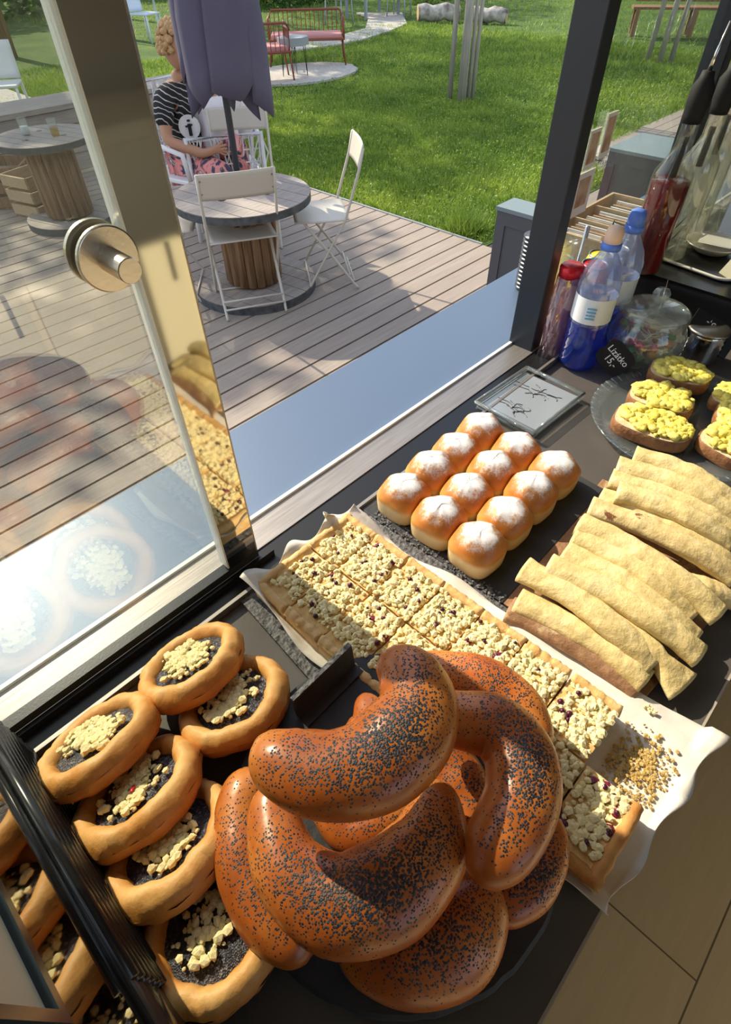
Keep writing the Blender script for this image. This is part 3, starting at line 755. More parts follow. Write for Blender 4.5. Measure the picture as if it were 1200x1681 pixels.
# ================================================================ GLASS DISH
c = Vector((.793, .364)); 
root = empty('glass_dish', (c.x, c.y, ZC), radians(-2)); tag(root, 'square thick glass change dish with etched figures beside the buns', 'dish')
o = G().box((-.077, -.060, .001), (.077, .060, .010)).build('dish_base', 'plate_glass', root); bevel(o, .003)
o = G().box((-.070, -.053, .0102), (.070, .053, .0112)).build('silver_insert', 'silver_insert', root)
g = G()
for a in (((-.077, -.06), (.077, -.06)), ((.077, -.06), (.077, .06)), ((.077, .06), (-.077, .06)), ((-.077, .06), (-.077, -.06))):
    g.tube([(a[0][0], a[0][1], .017), (a[1][0], a[1][1], .017)], .0042, 8)
g.build('rim', 'plate_glass', root, True)
rn = random.Random(5)
for cx_, cy_, s_ in ((.03, .008, .026), (-.038, -.002, .026)):
    g = G()
    for k in range(11):
        a = rn.uniform(0, 6.28); x, y = cx_+rn.uniform(-.008, .008), cy_+rn.uniform(-.02, .02); P = []
        for q in range(7): P.append((x, y, .0116)); a += rn.uniform(-.7, .7); x += cos(a)*s_/8; y += sin(a)*s_/5
        g.tube(P, .0007, 4)
    g.build('etched_figure', 'dark_frame', root)

# ================================================================ ROLLED FLATBREADS
o = G().prism([(.405, -.028), (.60, -.045), (.71, .0), (.70, .175), (.405, .158)], ZC+.0005, ZC+.007).build('brown_slate_board', 'brown_flatbread'); bevel(o, .001)
tag(o, 'brown board under the heap of rolled potato flatbreads', 'board')
def flatroll(P, wd, th, label, mat, seed, flare=False):
    """P: px control points with z; a soft flat roll whose free ends open"""
    pts = []
    for (u, v, z) in P: pts.append(tuple(atz(u, v, ZC+z)))
    c0 = Vector(np.mean(pts, 0)); S_ = spline(pts, 40); n = 26; V = []; m_ = 40
    for i in range(m_):
        p = Vector(S_[i])-c0; d = Vector(S_[min(i+1, m_-1)]-S_[max(i-1, 0)]).normalized(); u = Vector((0, 0, 1)); u = (u-d*u.dot(d)).normalized(); w_ = d.cross(u)
        t_ = i/(m_-1); e = 1+.18*max(0, .12-t_)/.12 + (.55*max(0, t_-.86)/.14 if flare else .12*max(0, t_-.9)/.1)
        nk = 1-.35*math.exp(-((t_-.80)/.05)**2) if flare else 1
        wv = wd*e*nk*(1+.10*nz3((t_*5, 0, 0), 1, seed)); tv = th*(1+.22*nz3((t_*6, 3, 0), 1, seed))*(1.0 if t_ < .9 else 1-.35*(t_-.9)/.1)
        side = .0030*nz3((t_*3, 7, 0), 1, seed)
        for k in range(n):
            a = 2*pi*k/n; ca, sa = cos(a), sin(a)
            x = math.copysign(abs(sa)**.85, sa)*wv + side; z = math.copysign(abs(ca)**.8, ca)*tv
            z += .0016*nz3((t_*14, k*.35, 0), 1, seed+2)
            if 2 < k < 7: z += -.0016                     # overlap crease of the wrap
            V.append(tuple(p + w_*x + u*z))
    F = [(i*n+k, (i+1)*n+k, (i+1)*n+(k+1) % n, i*n+(k+1) % n) for i in range(m_-1) for k in range(n)]
    o = G().add(V, F).build('rolled_flatbread', mat, None, True, c0); solid(o, .0022, -1)
    tag(o, label, 'flatbread', 'rolled potato flatbreads in a heap'); return o
# (start px, end px, z, bend)
FR = [
 ((836,1000),(1050,1132),.014,10,'brown_flatbread','brown roll at the bottom of the heap beside the cake parchment',False),
 ((850,985),(1062,1118),.024,12,'flatbread','lowest pale flatbread at the cake side of the heap',False),
 ((858,935),(1072,1092),.040,16,'flatbread','broad pale flatbread on the cake side, lying on the lowest one',False),
 ((905,945),(1122,1128),.030,14,'flatbread','flatbread with a twisted, flared end hanging towards the aisle',True),
 ((900,928),(1148,1078),.046,16,'flatbread','smooth flatbread just above the flared one',False),
 ((928,905),(1140,1052),.040,14,'flatbread','flatbread with a split end, fourth up from the cake side',False),
 ((942,880),(1140,1010),.046,16,'flatbread','flatbread in the middle of the heap with a squared end',False),
 ((950,860),(1180,1012),.052,18,'flatbread','long flatbread whose wide end juts out past its neighbours',False),
 ((968,832),(1205,945),.048,12,'spotted_flatbread','scorched flatbread with brown blisters in mid heap',False),
 ((985,815),(1205,930),.040,14,'flatbread','pale flatbread behind the scorched one',False),
 ((1012,808),(1200,890),.054,12,'flatbread','short-looking flatbread lying on top with a round folded start',False),
 ((1002,785),(1215,880),.042,12,'flatbread','flatbread with a dark filling patch showing through',False),
 ((1012,765),(1215,855),.048,14,'flatbread','second flatbread from the bread plate',False),
 ((1040,748),(1218,838),.050,16,'flatbread','flatbread nearest the bread plate, topmost at the back',False),
 ((1100,960),(1205,985),.026,8,'spotted_flatbread','crumpled flatbread end showing below the right side of heap',False),
]
for i, (a, b2, z, bend, mt, lb, fl) in enumerate(FR):
    P = []
    dx, dy = b2[0]-a[0], b2[1]-a[1]; L = sqrt(dx*dx+dy*dy)
    for t_ in (0, .33, .66, 1):
        k = sin(t_*pi)*bend*.9; P.append((a[0]+dx*t_+dy/L*k, a[1]+dy*t_-dx/L*k, z-.004*t_+(.004*sin(t_*pi))-(.010 if t_ == 1 and i > 1 else 0)))
    flatroll(P, .0145, .0085, lb, mt, i+70, fl)

# ================================================================ BREAD SLICES ON A GLASS PLATE
pc = Vector((.916, .143))
root = empty('glass_plate', (pc.x, pc.y, ZC)); tag(root, 'round clear glass plate with a ridged rim under the egg spread breads', 'plate')
g = G().lathe([(0, .002), (.09, .002), (.125, .006), (.149, .013), (.151, .015), (.148, .016), (.12, .010), (.09, .006), (0, .006)], 72)
g.build('plate_body', 'plate_glass', root, True)
g = G()
for k in range(60):
    a = 2*pi*k/60; g.tube([(.135*cos(a), .135*sin(a), .012), (.1505*cos(a), .1505*sin(a), .0165)], .0016, 5)
g.build('ridged_rim', 'plate_glass', root, True)
def bread(P0, P1, z, label, seed, wd=.030, part_w=1.0):
    wd *= 1.55
    a = atz(*P0, ZC+z+.02); b2 = atz(*P1, ZC+z+.02); c = (a+b2)/2; L = (b2-a).length/2
    ang = atan2(b2.y-a.y, b2.x-a.x); root = empty('egg_spread_bread', (c.x, c.y, ZC+z), ang)
    # outline: half loaf slice, flat at the start, rounded at the far end
    out_ = []
    for k in range(40):
        q = 2*pi*k/40; x, y = cos(q), sin(q); pw = .55 if x < 0 else .85
        out_.append((math.copysign(abs(x)**pw, x)*L, math.copysign(abs(y)**.62, y)*wd))
    T = .020; g = G()
    V = [(x*s_, y*s_, z_) for s_, z_ in ((.985, 0), (1, .003), (1.012, T*.5), (1, T-.002), (.975, T)) for x, y in out_]; n = 40
    F = [(l*n+k, l*n+(k+1) % n, (l+1)*n+(k+1) % n, (l+1)*n+k) for l in range(4) for k in range(n)] + [tuple(range(n))[::-1]]
    g.add(V, F).build('crust', 'bread_crust', root, True)
    G().prism([(x*.965, y*.95) for x, y in out_], T-.003, T+.0006).build('crumb', 'bread_crumb', root)
    rn = random.Random(seed); g = G()
    for _ in range(150):
        q = rn.uniform(0, 6.28); r_ = sqrt(rn.random()); x = r_*cos(q)*L*.90+.002; y = r_*sin(q)*wd*.86
        blob(g, (x, y, T+.004+rn.uniform(-.002, .0035)*(1-r_*.5)), rn.choice((.0035, .006, .0085)), 2, .20, rn, (1.35, 1, .62))
    g.build('egg_spread', 'egg_spread', root, True)
    g = G()
    for _ in range(9):
        q = rn.uniform(0, 6.28); r_ = sqrt(rn.random()); blob(g, (r_*cos(q)*L*.7, r_*sin(q)*wd*.6, T+.0105), .0012, 1, .2, rn, (1.8, .8, .5))
    g.build('chives', 'chive', root)['kind'] = 'stuff'
    tag(root, label, 'open sandwich', 'egg spread breads on the glass plate')
bread((1012, 672), (1138, 716), .010, 'egg spread bread at the front left edge of the plate, crust showing orange', 1, .027)
bread((1036, 636), (1140, 668), .016, 'egg spread bread lying in the middle between two others', 2, .025)
bread((1068, 598), (1168, 622), .020, 'egg spread bread at the back beside the candy jar', 3, .024)
bread((1172, 640), (1236, 662), .016, 'egg spread bread cut off by the photo edge, at the back right', 4, .022)
bread((1176, 672), (1250, 690), .014, 'egg spread bread at the right photo edge, between two others', 6, .022)
bread((1176, 742), (1246, 700), .010, 'egg spread bread at the front right edge of the plate', 5, .030)

# ================================================================ DRINKS, JAR, MACHINE AT THE RIGHT
import bpy as _b
def text(s, size, mat, parent, M, name='lettering', ext=.0002):
    cu = bpy.data.curves.new(name, 'FONT'); cu.body = s; cu.size = size; cu.extrude = ext; cu.align_x = 'CENTER'; cu.align_y = 'CENTER'; cu.resolution_u = 3
    cu.materials.append(MATS[mat]); t_ = bpy.data.objects.new(name, cu); COL.objects.link(t_); bpy.context.view_layer.update()
    me = bpy.data.meshes.new_from_object(t_.evaluated_get(bpy.context.evaluated_depsgraph_get())); bpy.data.objects.remove(t_)
    o = bpy.data.objects.new(name, me); COL.objects.link(o); o.parent = parent; o.matrix_local = M; return o
def face_cam(loc, tilt=0):
    """matrix whose +z points horizontally toward the viewer side (x right, y up)"""
    d = Vector((-loc[0], -loc[1], 0)).normalized(); x = Vector((0, 0, 1)).cross(d)
    m = Matrix((x, Vector((0, 0, 1)), d)).transposed().to_4x4(); return m
def water_bottle(x, y, h, cap, label):
    r = .036; root = empty('water_bottle', (x, y, ZC+.001)); s_ = h/.25
    pr = []
    for i in range(15):
        t_ = i/14; z = .004+t_*.085; pr.append((r*(1-.05*(i % 2)) * (.86 if i == 0 else 1), z*s_))
    pr += [(r*.97, .095*s_), (r*.97, .148*s_), (r, .155*s_), (r*.98, .170*s_), (r*.8, .192*s_), (r*.5, .210*s_), (.014, .218*s_), (.014, .226*s_)]
    low = [q for q in pr if q[1] <= .096*s_]; up = [q for q in pr if q[1] >= .094*s_]
    G().lathe([(0, .003)]+low, 40, None, False).build('blue_base', 'bottle_blue', root, True)
    G().lathe(up, 40, None, False).build('bottle_shell', 'bottle_clear', root, True)
    G().lathe([(r*.985, .100*s_), (r*.985, .146*s_)], 40, None, False).build('paper_label', 'label_white', root, True)
    f = face_cam((x, y)); lb = Matrix.Translation(f.col[2].xyz*(r+.0006)+Vector((0, 0, .123*s_))) @ f
    g = G()
    for k in range(4): g.box((-.008, -.012+k*.006, 0), (.008, -.009+k*.006, .0004), lb)
    g.build('label_print', 'label_blue', root)
    G().lathe([(.0165, .222*s_), (.0165, .232*s_), (.0125, .235*s_)], 24).build('collar', 'cap_blue', root, True)
    G().lathe([(.0145, .230*s_), (.0148, .246*s_), (.0125, .256*s_), (.006, .259*s_), (0, .2595*s_)], 24).build('cap', cap, root, True)
    tag(root, label, 'water bottle'); return root
water_bottle(.973, .371, .245, 'cap_peach', 'blue based water bottle with a pale peach cap, in front')
water_bottle(1.070, .378, .245, 'cap_blue', 'water bottle with a blue cap behind the peach capped one')
def can(x, y, h, mat, label, letters=None):
    root = empty('drink_can', (x, y, ZC+.0005)); r = .026
    G().lathe([(.020, 0), (r, .006), (r, h-.012), (.0225, h-.002)], 36).build('can_body', mat, root, True)
    G().lathe([(.0228, h-.003), (.0235, h), (.0215, h), (.021, h-.003), (0, h-.003)], 36).build('can_lid', 'can_metal', root, True)
    tb = G(); tb.tube([(-.004, 0, h-.002), (.008, 0, h-.0012)], .0035, 8, flat=.3); tb.build('ring_pull', 'can_metal', root)
    if letters:
        f = face_cam((x, y)); mm = Matrix.Translation(f.col[2].xyz*(r+.0004)+Vector((0, 0, h*.45))) @ f; g = G(); rq = random.Random(6); zz = -.045
        while zz < .05: q = rq.uniform(.004, .010); g.box((-.005-rq.uniform(0, .004), zz, 0), (.005+rq.uniform(0, .004), zz+q, .0006), mm); zz += q+.003
        g.build('printed_marks', 'label_white', root)
    tag(root, label, 'drink can')
can(1.030, .432-.02, .165, 'can_red', 'red and silver drink can right behind the peach capped bottle', 'COLA')
can(.985, .437-.004, .150, 'wrap_film', 'red topped can wrapped in crinkled pinkish film beside the post') if False else None
can(1.100, .433, .155, 'can_yellow', 'yellow drink can behind the red one')
can(1.158, .428, .150, 'can_metal', 'plain silver drink can, farthest of the cans')
# film wrapped pack beside the post
root = empty('wrapped_bottle_pack', (.975, .428, ZC)); tag(root, 'red topped drink wrapped in crinkled purple-pink film beside the window post', 'package')
rn = random.Random(3)
def film(u, v):
    a = 2*pi*u; k = 1+.16*nz3((cos(a)*2.5, sin(a)*2.5, v*4), 1, 5)+.05*nz3((cos(a)*7, sin(a)*7, v*9), 1, 8)
    return (.030*k*cos(a), .022*k*sin(a), .004+v*.155)
G().grid(film, 48, 28).build('film_wrap', 'wrap_film', root)
G().lathe([(.018, .004), (.018, .15)], 24).build('inner_bottle', 'pink_cushion', root, True)
G().lathe([(.021, .15), (.022, .172), (.018, .176), (0, .176)], 28).build('red_top', 'can_red', root, True)

# candy jar
jx, jy = 1.066, .292
root = empty('candy_jar', (jx, jy, ZC+.001)); tag(root, 'round glass jar of wrapped lollipops with a knobbed glass lid', 'jar')
G().lathe([(0, .002), (.045, .002), (.062, .015), (.070, .04), (.069, .065), (.058, .088), (.052, .095), (.054, .099)], 56, None, False).build('jar_body', 'jar_glass', root, True)
ld = G().lathe([(.060, .099), (.061, .103), (.055, .107), (.035, .112), (.012, .116)], 56, None, True).build('jar_lid', 'jar_glass', root, True)
G().lathe([(.006, .116), (.008, .121), (.014, .127), (.0155, .134), (.011, .141), (0, .143)], 32, None, False).build('lid_knob', 'jar_glass', ld, True)
G().lathe([(.0605, .094), (.0635, .097), (.0635, .100), (.0605, .103)], 56, None, False).build('rim_ring', 'plate_glass', ld, True)
rn = random.Random(12); mats = ['candy_pink', 'candy_green', 'candy_amber', 'candy_white']
for k in range(46):
    a = rn.uniform(0, 6.28); r_ = sqrt(rn.random())*.050; z = rn.uniform(.014, .075)
    r_ = min(r_, .045 if z > .07 or z < .02 else .055)
    lo = empty('lollipop', (jx+r_*cos(a), jy+r_*sin(a), ZC+z), rn.uniform(0, 6)); 
    kind = mats[k % 4]
    g = G(); blob(g, (0, 0, 0), .0085, 2, .14, rn, (1.1, 1, .8)); g.build('candy', kind, lo)
    e = Vector((rn.uniform(-1, 1), rn.uniform(-1, 1), rn.uniform(-.1, .7))).normalized()*.045
    q = Vector((jx, jy, ZC+.055)) - lo.location; e = (e*.5 + q*.6); e = e.normalized()*.042
    e = Matrix.Rotation(-lo.rotation_euler.z, 3, 'Z') @ e
    G().tube([(0, 0, 0), e], .0013, 6).build('stick', 'candy_white', lo)
    tag(lo, {'candy_pink': 'pink wrapped lollipop inside the glass jar', 'candy_green': 'green wrapped lollipop inside the glass jar', 'candy_amber': 'amber wrapped lollipop inside the glass jar', 'candy_white': 'pale wrapped lollipop inside the glass jar'}[kind], 'lollipop', kind.split('_')[1]+' lollipops in the jar')
# black price tag on the jar
tp = aty(1008, 590, .218); tp = atz(1010, 588, ZC+.045)
root = empty('price_tag', tp); 
M = Matrix.Identity(4)
nrm = (CP-tp); nrm.z *= .35; nrm.normalize(); xx = Vector((0, 0, 1)).cross(nrm).normalized(); yy = nrm.cross(xx)
M = Matrix((xx, yy, nrm)).transposed().to_4x4() @ Matrix.Rotation(radians(-36), 4, 'Z'); 
g = G().prism([(.033*cos(q)*(1+.12*cos(4*q)*-1)*1.0, .028*sin(q)*(1+.10*cos(4*q)*-1)) for q in [2*pi*k/36 for k in range(36)]], -.001, .001, M); g.build('tag_board', 'matte_black', root)
text('Lízátko', .0165, 'chalk', root, M @ Matrix.Translation((0, .006, .0013)))
text('15,-', .0175, 'chalk', root, M @ Matrix.Translation((-.001, -.009, .0013)))
tag(root, 'black chalk price tag with white handwriting on the candy jar', 'price tag')
# ribbed metal lid / tin
root = empty('ribbed_tin', (1.152, .210, ZC+.001)); tag(root, 'small ribbed glass-and-metal tin between candy jar and black machine', 'tin')
pr = []
for i in range(12): pr.append((.036-.002*(i % 2), .004+i*.0048))
G().lathe([(0, 0), (.034, .001)]+pr, 40, None, False).build('tin_body', 'chrome', root, True)
G().lathe([(.037, .058), (.038, .062), (.034, .064), (0, .063)], 40).build('tin_lid', 'brushed_steel', root, True)

# black machine
root = empty('black_appliance', (1.62, .27, ZC)); tag(root, 'low black appliance with a flat top at the right end of counter', 'appliance')
o = G().box((-.37, -.16, .002), (.42, .155, .075)).build('appliance_body', 'matte_black', root); bevel(o, .008, 3)
o = G().box((-.36, -.15, .075), (.42, .145, .080)).build('top_plate', 'black_plastic', root)
g = G(); zt = ZC+.080
# wire rack
root = empty('wire_rack', (1.30, .28, zt)); tag(root, 'black wire rack standing in front of the syrup bottles', 'rack')
a = atz(1072, 440, zt); b2 = atz(1140, 372, zt); a -= root.location; b2 -= root.location
g = G(); 
for z in (.004, .035, .06):
    g.tube([a+Vector((0, 0, z)), b2+Vector((0, 0, z))], .0014, 6)
    g.tube([a+Vector((0, 0, z)), a+Vector((.02, .12, z))], .0014, 6)
g.build('rails', 'black_plastic', root, True)
g = G()
for p in (a, b2, a+Vector((.02, .12, 0))): g.tube([p, p+Vector((0, 0, .064))], .0016, 6)
g.build('uprights', 'black_plastic', root, True)
# rounded tray with a bowl, paper and holder
def rrect(hx, hy, r_, n=8):
    P = []
    for cx_, cy_, a0 in ((hx-r_, hy-r_, 0), (-hx+r_, hy-r_, pi/2), (-hx+r_, -hy+r_, pi), (hx-r_, -hy+r_, 1.5*pi)):
        for k in range(n+1): q = a0+pi/2*k/n; P.append((cx_+r_*cos(q), cy_+r_*sin(q)))
    return P
tp = atz(1165, 425, zt)
root = empty('serving_tray', (tp.x+.02, tp.y-.01, zt+.0005), -.15); tag(root, 'black tray with a pale rounded rim on top of the appliance', 'tray')
P = rrect(.115, .085, .03)
G().prism(P, 0, .004).build('tray_base', 'black_plastic', root)
G().tube([(x, y, .006) for x, y in P]+[(P[0][0], P[0][1], .006)], .0032, 8).build('tray_rim', 'tray_white', root, True)
bo = empty('white_bowl', (tp.x+.03, tp.y+.01, zt+.006)); tag(bo, 'shallow white bowl on the pale rimmed tray', 'bowl')
G().lathe([(0, .001), (.035, .001), (.058, .018), (.060, .020), (.054, .018), (.033, .006), (0, .006)], 48, None, False).build('bowl_shell', 'tray_white', bo, True)
o = G().prism([(-.045, -.03), (.04, -.04), (.045, .03), (-.03, .035)], .0205, .0213).build('paper_card', 'paper_white', None); o.location = bo.location; o.rotation_euler = (0, .08, .3)
tag(o, 'folded white paper lying on the shallow bowl', 'paper')
hp = atz(1185, 455, zt)
o = G().add([(-.03, -.02, 0), (.05, -.02, 0), (.05, .02, 0), (-.03, .02, 0), (-.01, -.012, .05), (.05, -.012, .062), (.05, .012, .062), (-.01, .012, .05)], [(0,3,2,1),(4,5,6,7),(0,1,5,4),(1,2,6,5),(2,3,7,6),(3,0,4,7)]).build('napkin_holder', 'cream_plastic'); o.location = (hp.x+.02, hp.y-.02, zt+.001); o.rotation_euler = (0, 0, -.6); bevel(o, .003)
tag(o, 'cream wedge shaped holder at the right photo edge on the appliance', 'holder')
# chalk sign for the machine side, upside down
sp = atz(1168, 548, ZC+.05)
root = empty('chalk_sign', sp); nrm = Vector((-.62, -.55, .55)).normalized(); xx = Vector((0, 0, 1)).cross(nrm).normalized(); yy = nrm.cross(xx)
M = Matrix((xx, yy, nrm)).transposed().to_4x4() @ Matrix.Rotation(radians(152), 4, 'Z')
G().box((-.048, -.027, -.002), (.048, .027, .002), M).build('sign_board', 'black_plastic', root)
text('FRGÁL', .019, 'chalk', root, M @ Matrix.Translation((-.004, .009, .0024)))
text('85,-', .019, 'chalk', root, M @ Matrix.Translation((.008, -.012, .0024)))
tag(root, 'small black chalk sign with upside-down writing beside the breads', 'sign')
# thin wire card clip
root = empty('card_clip', atz(1085, 500, ZC+.08)); tag(root, 'thin bent wire card clip rising behind the candy jar', 'clip')
G().tube([(0, 0, -.077), (0, 0, .0), (.028, .012, .035), (.012, -.002, .002)], .0011, 6).build('wire', 'chrome', root, True)

# bottles
def pour_bottle(x, y, h, liquid, label, fill=.5, r=.037, pourer=True):
    root = empty('syrup_bottle', (x, y, zt+.001), 0); s_ = h
    pr = [(0, .003), (r*.9, .003), (r, .008), (r, .60*s_), (r*.96, .65*s_), (r*.55, .74*s_), (.0150, .80*s_), (.0140, .97*s_), (.0155, .975*s_), (.0155, s_)]
    G().lathe(pr, 40, None, False).build('bottle_shell', 'bottle_plain' if liquid != 'wine_glass' else 'wine_glass', root, True)
    if fill: G().lathe([(0, .006), (r*.93, .006), (r*.94, fill*s_), (0, fill*s_)], 36, None, False).build('syrup', liquid, root, True)
    if pourer:
        p = G().lathe([(.016, .80*s_+.035), (.017, s_-.01), (.019, s_+.002), (.019, s_+.030), (.012, s_+.042), (.010, s_+.052), (0, s_+.053)], 32).build('pourer_cap', 'matte_black', root, True)
        G().tube([(0, 0, s_+.05), (.004, -.001, s_+.075), (.010, -.004, s_+.115)], [.004, .003, .0022], 8).build('spout', 'chrome', p, True)
        G().tube([(0, 0, .62*s_), (0, 0, .85*s_)], .006, 10).build('inner_tube', 'matte_black', p, True)
    tag(root, label, 'bottle', None); return root
pour_bottle(1.262, .405, .285, 'syrup_red', 'half full bottle of dark red syrup with a black pourer, nearest the post', .60)
pour_bottle(1.362, .395, .285, 'wine_glass', 'clear syrup bottle with black pourer just right of the red one', .1)
pour_bottle(1.452, .400, .29, 'wine_glass', 'third pourer bottle in the row at the window, nearly empty', .1)
pour_bottle(1.54, .392, .29, 'wine_glass', 'fourth bottle of the row, cut by the right photo edge', .2)

# ================================================================ ON THE OUTSIDE SHELF
p = atz(857, 474, ZC)
root = empty('cup_stack', (atz(866, 474, ZC).x, atz(866, 474, ZC).y, ZC+.001)); tag(root, 'tall stack of dark cups on the outside shelf next to the post', 'cup stack')
g = G()
for k in range(13):
    z = k*.0092; g = G().lathe([(.0, z), (.027, z), (.0285, z+.0055), (.031, z+.006), (.031, z+.0085), (.0, z+.0088)], 32, None, False); g.build('cup', 'dark_cup', root, True)
# tea box behind the fixed glass
root = empty('tea_box', (1.50, .60, ZC)); tag(root, 'low wooden box with compartments of tea bags behind the side glass', 'box')
g = G()
for a, b2 in (((-.17, -.075, 0), (.17, -.068, .085)), ((-.17, .068, 0), (.17, .075, .085)), ((-.17, -.068, 0), (-.163, .068, .085)), ((.163, -.068, 0), (.17, .068, .085)), ((-.163, -.068, 0), (.163, .068, .006))): g.box(a, b2)
g.build('box_frame', 'wood_box', root)
for x in (-.05, .06): G().box((x, -.068, .006), (x+.005, .068, .08)).build('divider', 'wood_box', root)
rn = random.Random(2)
for k in range(18):
    x = -.155+k*.0175
    o = G().box((0, -.045, 0), (.005, .045, .062)).build('tea_bag', ['paper_bag', 'photo_card', 'paper_white'][k % 3])
    o.location = (1.50+x+.003, .60+rn.uniform(-.01, .01), ZC+.012); o.rotation_euler = (0, rn.uniform(.0, .2), 0)
    tag(o, ['brown paper', 'dark printed', 'white'][k % 3]+' tea bag standing in the wooden compartment box', 'tea bag', ['brown', 'printed', 'white'][k % 3]+' tea bags in the box')
root = empty('napkin_stand', (1.335, .575, ZC)); tag(root, 'small steel stand with round foot in front of the wooden tea box', 'stand')
G().lathe([(0, .001), (.040, .001), (.041, .005), (.012, .010), (.006, .016), (.006, .11), (0, .112)], 36, None, False).build('stand_foot', 'chrome', root, True)
root = empty('glass_tumbler', (1.20, .560, ZC)); tag(root, 'upturned glass with yellow bottom on the outside shelf by the cans', 'glass')
G().lathe([(.030, .002), (.033, .07), (.030, .085), (.012, .092)], 36, None, False).build('glass_shell', 'jar_glass', root, True)
G().lathe([(.0, .004), (.028, .004), (.029, .035), (0, .035)], 36, None, False).build('drink', 'can_yellow', root, True)
# stickers on the fixed glass
for (u, v, wd, hh, mt, lb, tx) in ((972, 245, .036, .058, 'photo_card', 'sandwich photo sticker on the side glass, left of the two', None), (998, 222, .034, .066, 'photo_card', 'tall photo sticker on the side glass, right of the two', None)):
    p = aty(u, v, .476); root = empty('menu_sticker', p)
    G().box((-wd/2, -.0008, -hh/2), (wd/2, .0005, hh/2)).build('card', 'paper_white', root)
    G().box((-wd*.36, -.0016, -hh*.36), (wd*.36, -.0008, hh*.40)).build('picture', mt, root)
    tag(root, lb, 'sticker')
for (u, v, lb) in ((993, 262, 'white lettering sticker under the tall photo sticker'), (968, 280, 'white lettering sticker under the sandwich photo sticker')):
    p = aty(u, v, .476); root = empty('letter_sticker', p)
    M = Matrix.Rotation(pi/2, 4, 'X')
    text('BB', .020, 'paper_white', root, Matrix.Translation((0, 0, .010)) @ M); text('BB', .020, 'paper_white', root, Matrix.Translation((0, 0, -.010)) @ M)
    tag(root, lb, 'sticker')
p = aty(955, 318, .476); root = empty('paper_notice', p); G().box((-.03, -.0008, -.035), (.03, .0005, .035)).build('card', 'paper_white', root); G().box((-.02, -.0016, -.02), (.018, -.0008, .025)).build('picture', 'photo_card', root)
tag(root, 'pale notice card on the side glass low beside the post', 'sticker')

# ================================================================ GARDEN: grass, trees, shrubs
def fast_mesh(name, V, F4, mat, kind=None):
    """V (n,3) array, F4 (m,k) int array of equal-sided faces"""
    me = bpy.data.meshes.new(name); m_, k_ = F4.shape
    me.vertices.add(len(V)); me.vertices.foreach_set('co', V.astype(np.float32).ravel())
    me.loops.add(m_*k_); me.loops.foreach_set('vertex_index', F4.astype(np.int32).ravel())
    me.polygons.add(m_); me.polygons.foreach_set('loop_start', np.arange(0, m_*k_, k_, dtype=np.int32)); me.polygons.foreach_set('loop_total', np.full(m_, k_, dtype=np.int32))
    me.update(calc_edges=True); me.materials.append(MATS[mat]); o = bpy.data.objects.new(name, me); COL.objects.link(o); return o
R_ = np.random.default_rng(5)
def blades(P, h, wd, lean=.6):
    n = len(P); a = R_.uniform(0, 2*pi, n); d = np.c_[np.cos(a), np.sin(a), np.zeros(n)]; b = R_.uniform(0, 2*pi, n)
    ln = np.c_[np.cos(b), np.sin(b), np.zeros(n)]*(h*R_.uniform(.1, lean, n))[:, None] + np.c_[np.zeros(n), np.zeros(n), h*R_.uniform(.6, 1.1, n)]
    V = np.empty((n, 3, 3)); V[:, 0] = P-d*wd[:, None]; V[:, 1] = P+d*wd[:, None]; V[:, 2] = P+ln
    return V.reshape(-1, 3), np.arange(3*n).reshape(-1, 3)
def leaves(P, s_, nrm_up=.6):
    """small four-sided leaves scattered at P with random tilt"""
    n = len(P); a = R_.normal(size=(n, 3)); a[:, 2] *= .5; a /= np.linalg.norm(a, axis=1)[:, None]
    b = R_.normal(size=(n, 3)); b[:, 2] += 0; b -= a*(a*b).sum(1)[:, None]; b /= np.linalg.norm(b, axis=1)[:, None]
    s_ = s_[:, None]; V = np.empty((n, 4, 3)); V[:, 0] = P-a*s_; V[:, 1] = P-b*s_*.5; V[:, 2] = P+a*s_; V[:, 3] = P+b*s_*.5
    return V.reshape(-1, 3), np.arange(4*n).reshape(-1, 4)
def in_path(x, y): return False
def lawn_ok(X, Y):
    ok = ((X > 3.88) & (Y > 2.5) & ~((X > 6.3) & (Y < 3.06))) | ((Y > 7.05))
    ok &= ~(((X-7.65)/1.15)**2+((Y-8.85)/.85)**2 < 1)
    return ok
# clumpy grass, denser near the deck
Ps = []
for n, x0, x1, y0, y1, in ((90000, 3.9, 8, 2.5, 7.5), (90000, 3.9, 14, 2.5, 12), (26000, -3, 6, 7, 13), (22000, 8, 22, 3, 22)):
    X = R_.uniform(x0, x1, n); Y = R_.uniform(y0, y1, n); ok = lawn_ok(X, Y); Ps.append(np.c_[X[ok], Y[ok]])
XY = np.concatenate(Ps); dist = np.hypot(XY[:, 0], XY[:, 1])
P = np.c_[XY, np.full(len(XY), -.03)]
cl = np.array([noise.noise((x*2.3, y*2.3, 0)) + .6*noise.noise((x*7, y*7, 3)) for x, y in XY[::1]])
h = (.045 + .035*np.clip(cl+.3, 0, 1))*R_.uniform(.7, 1.3, len(P)); wd = np.clip(dist*.00075, .003, .010)*R_.uniform(.8, 1.4, len(P))
V, F = blades(P, h, wd, .9)
o = fast_mesh('lawn_grass', V, F, 'grass_blade'); tag(o, 'short sunlit and shaded green grass covering the lawn', 'grass', kind='stuff')
# clover and weeds
n = 26000; X = R_.uniform(3.9, 11, n); Y = R_.uniform(2.5, 10, n); ok = lawn_ok(X, Y); P = np.c_[X[ok], Y[ok], R_.uniform(0, .035, ok.sum())]
V, F = leaves(P, R_.uniform(.008, .018, len(P))); o = fast_mesh('clover', V, F, 'grass_blade'); tag(o, 'small clover leaves scattered through the lawn', 'clover', kind='stuff')
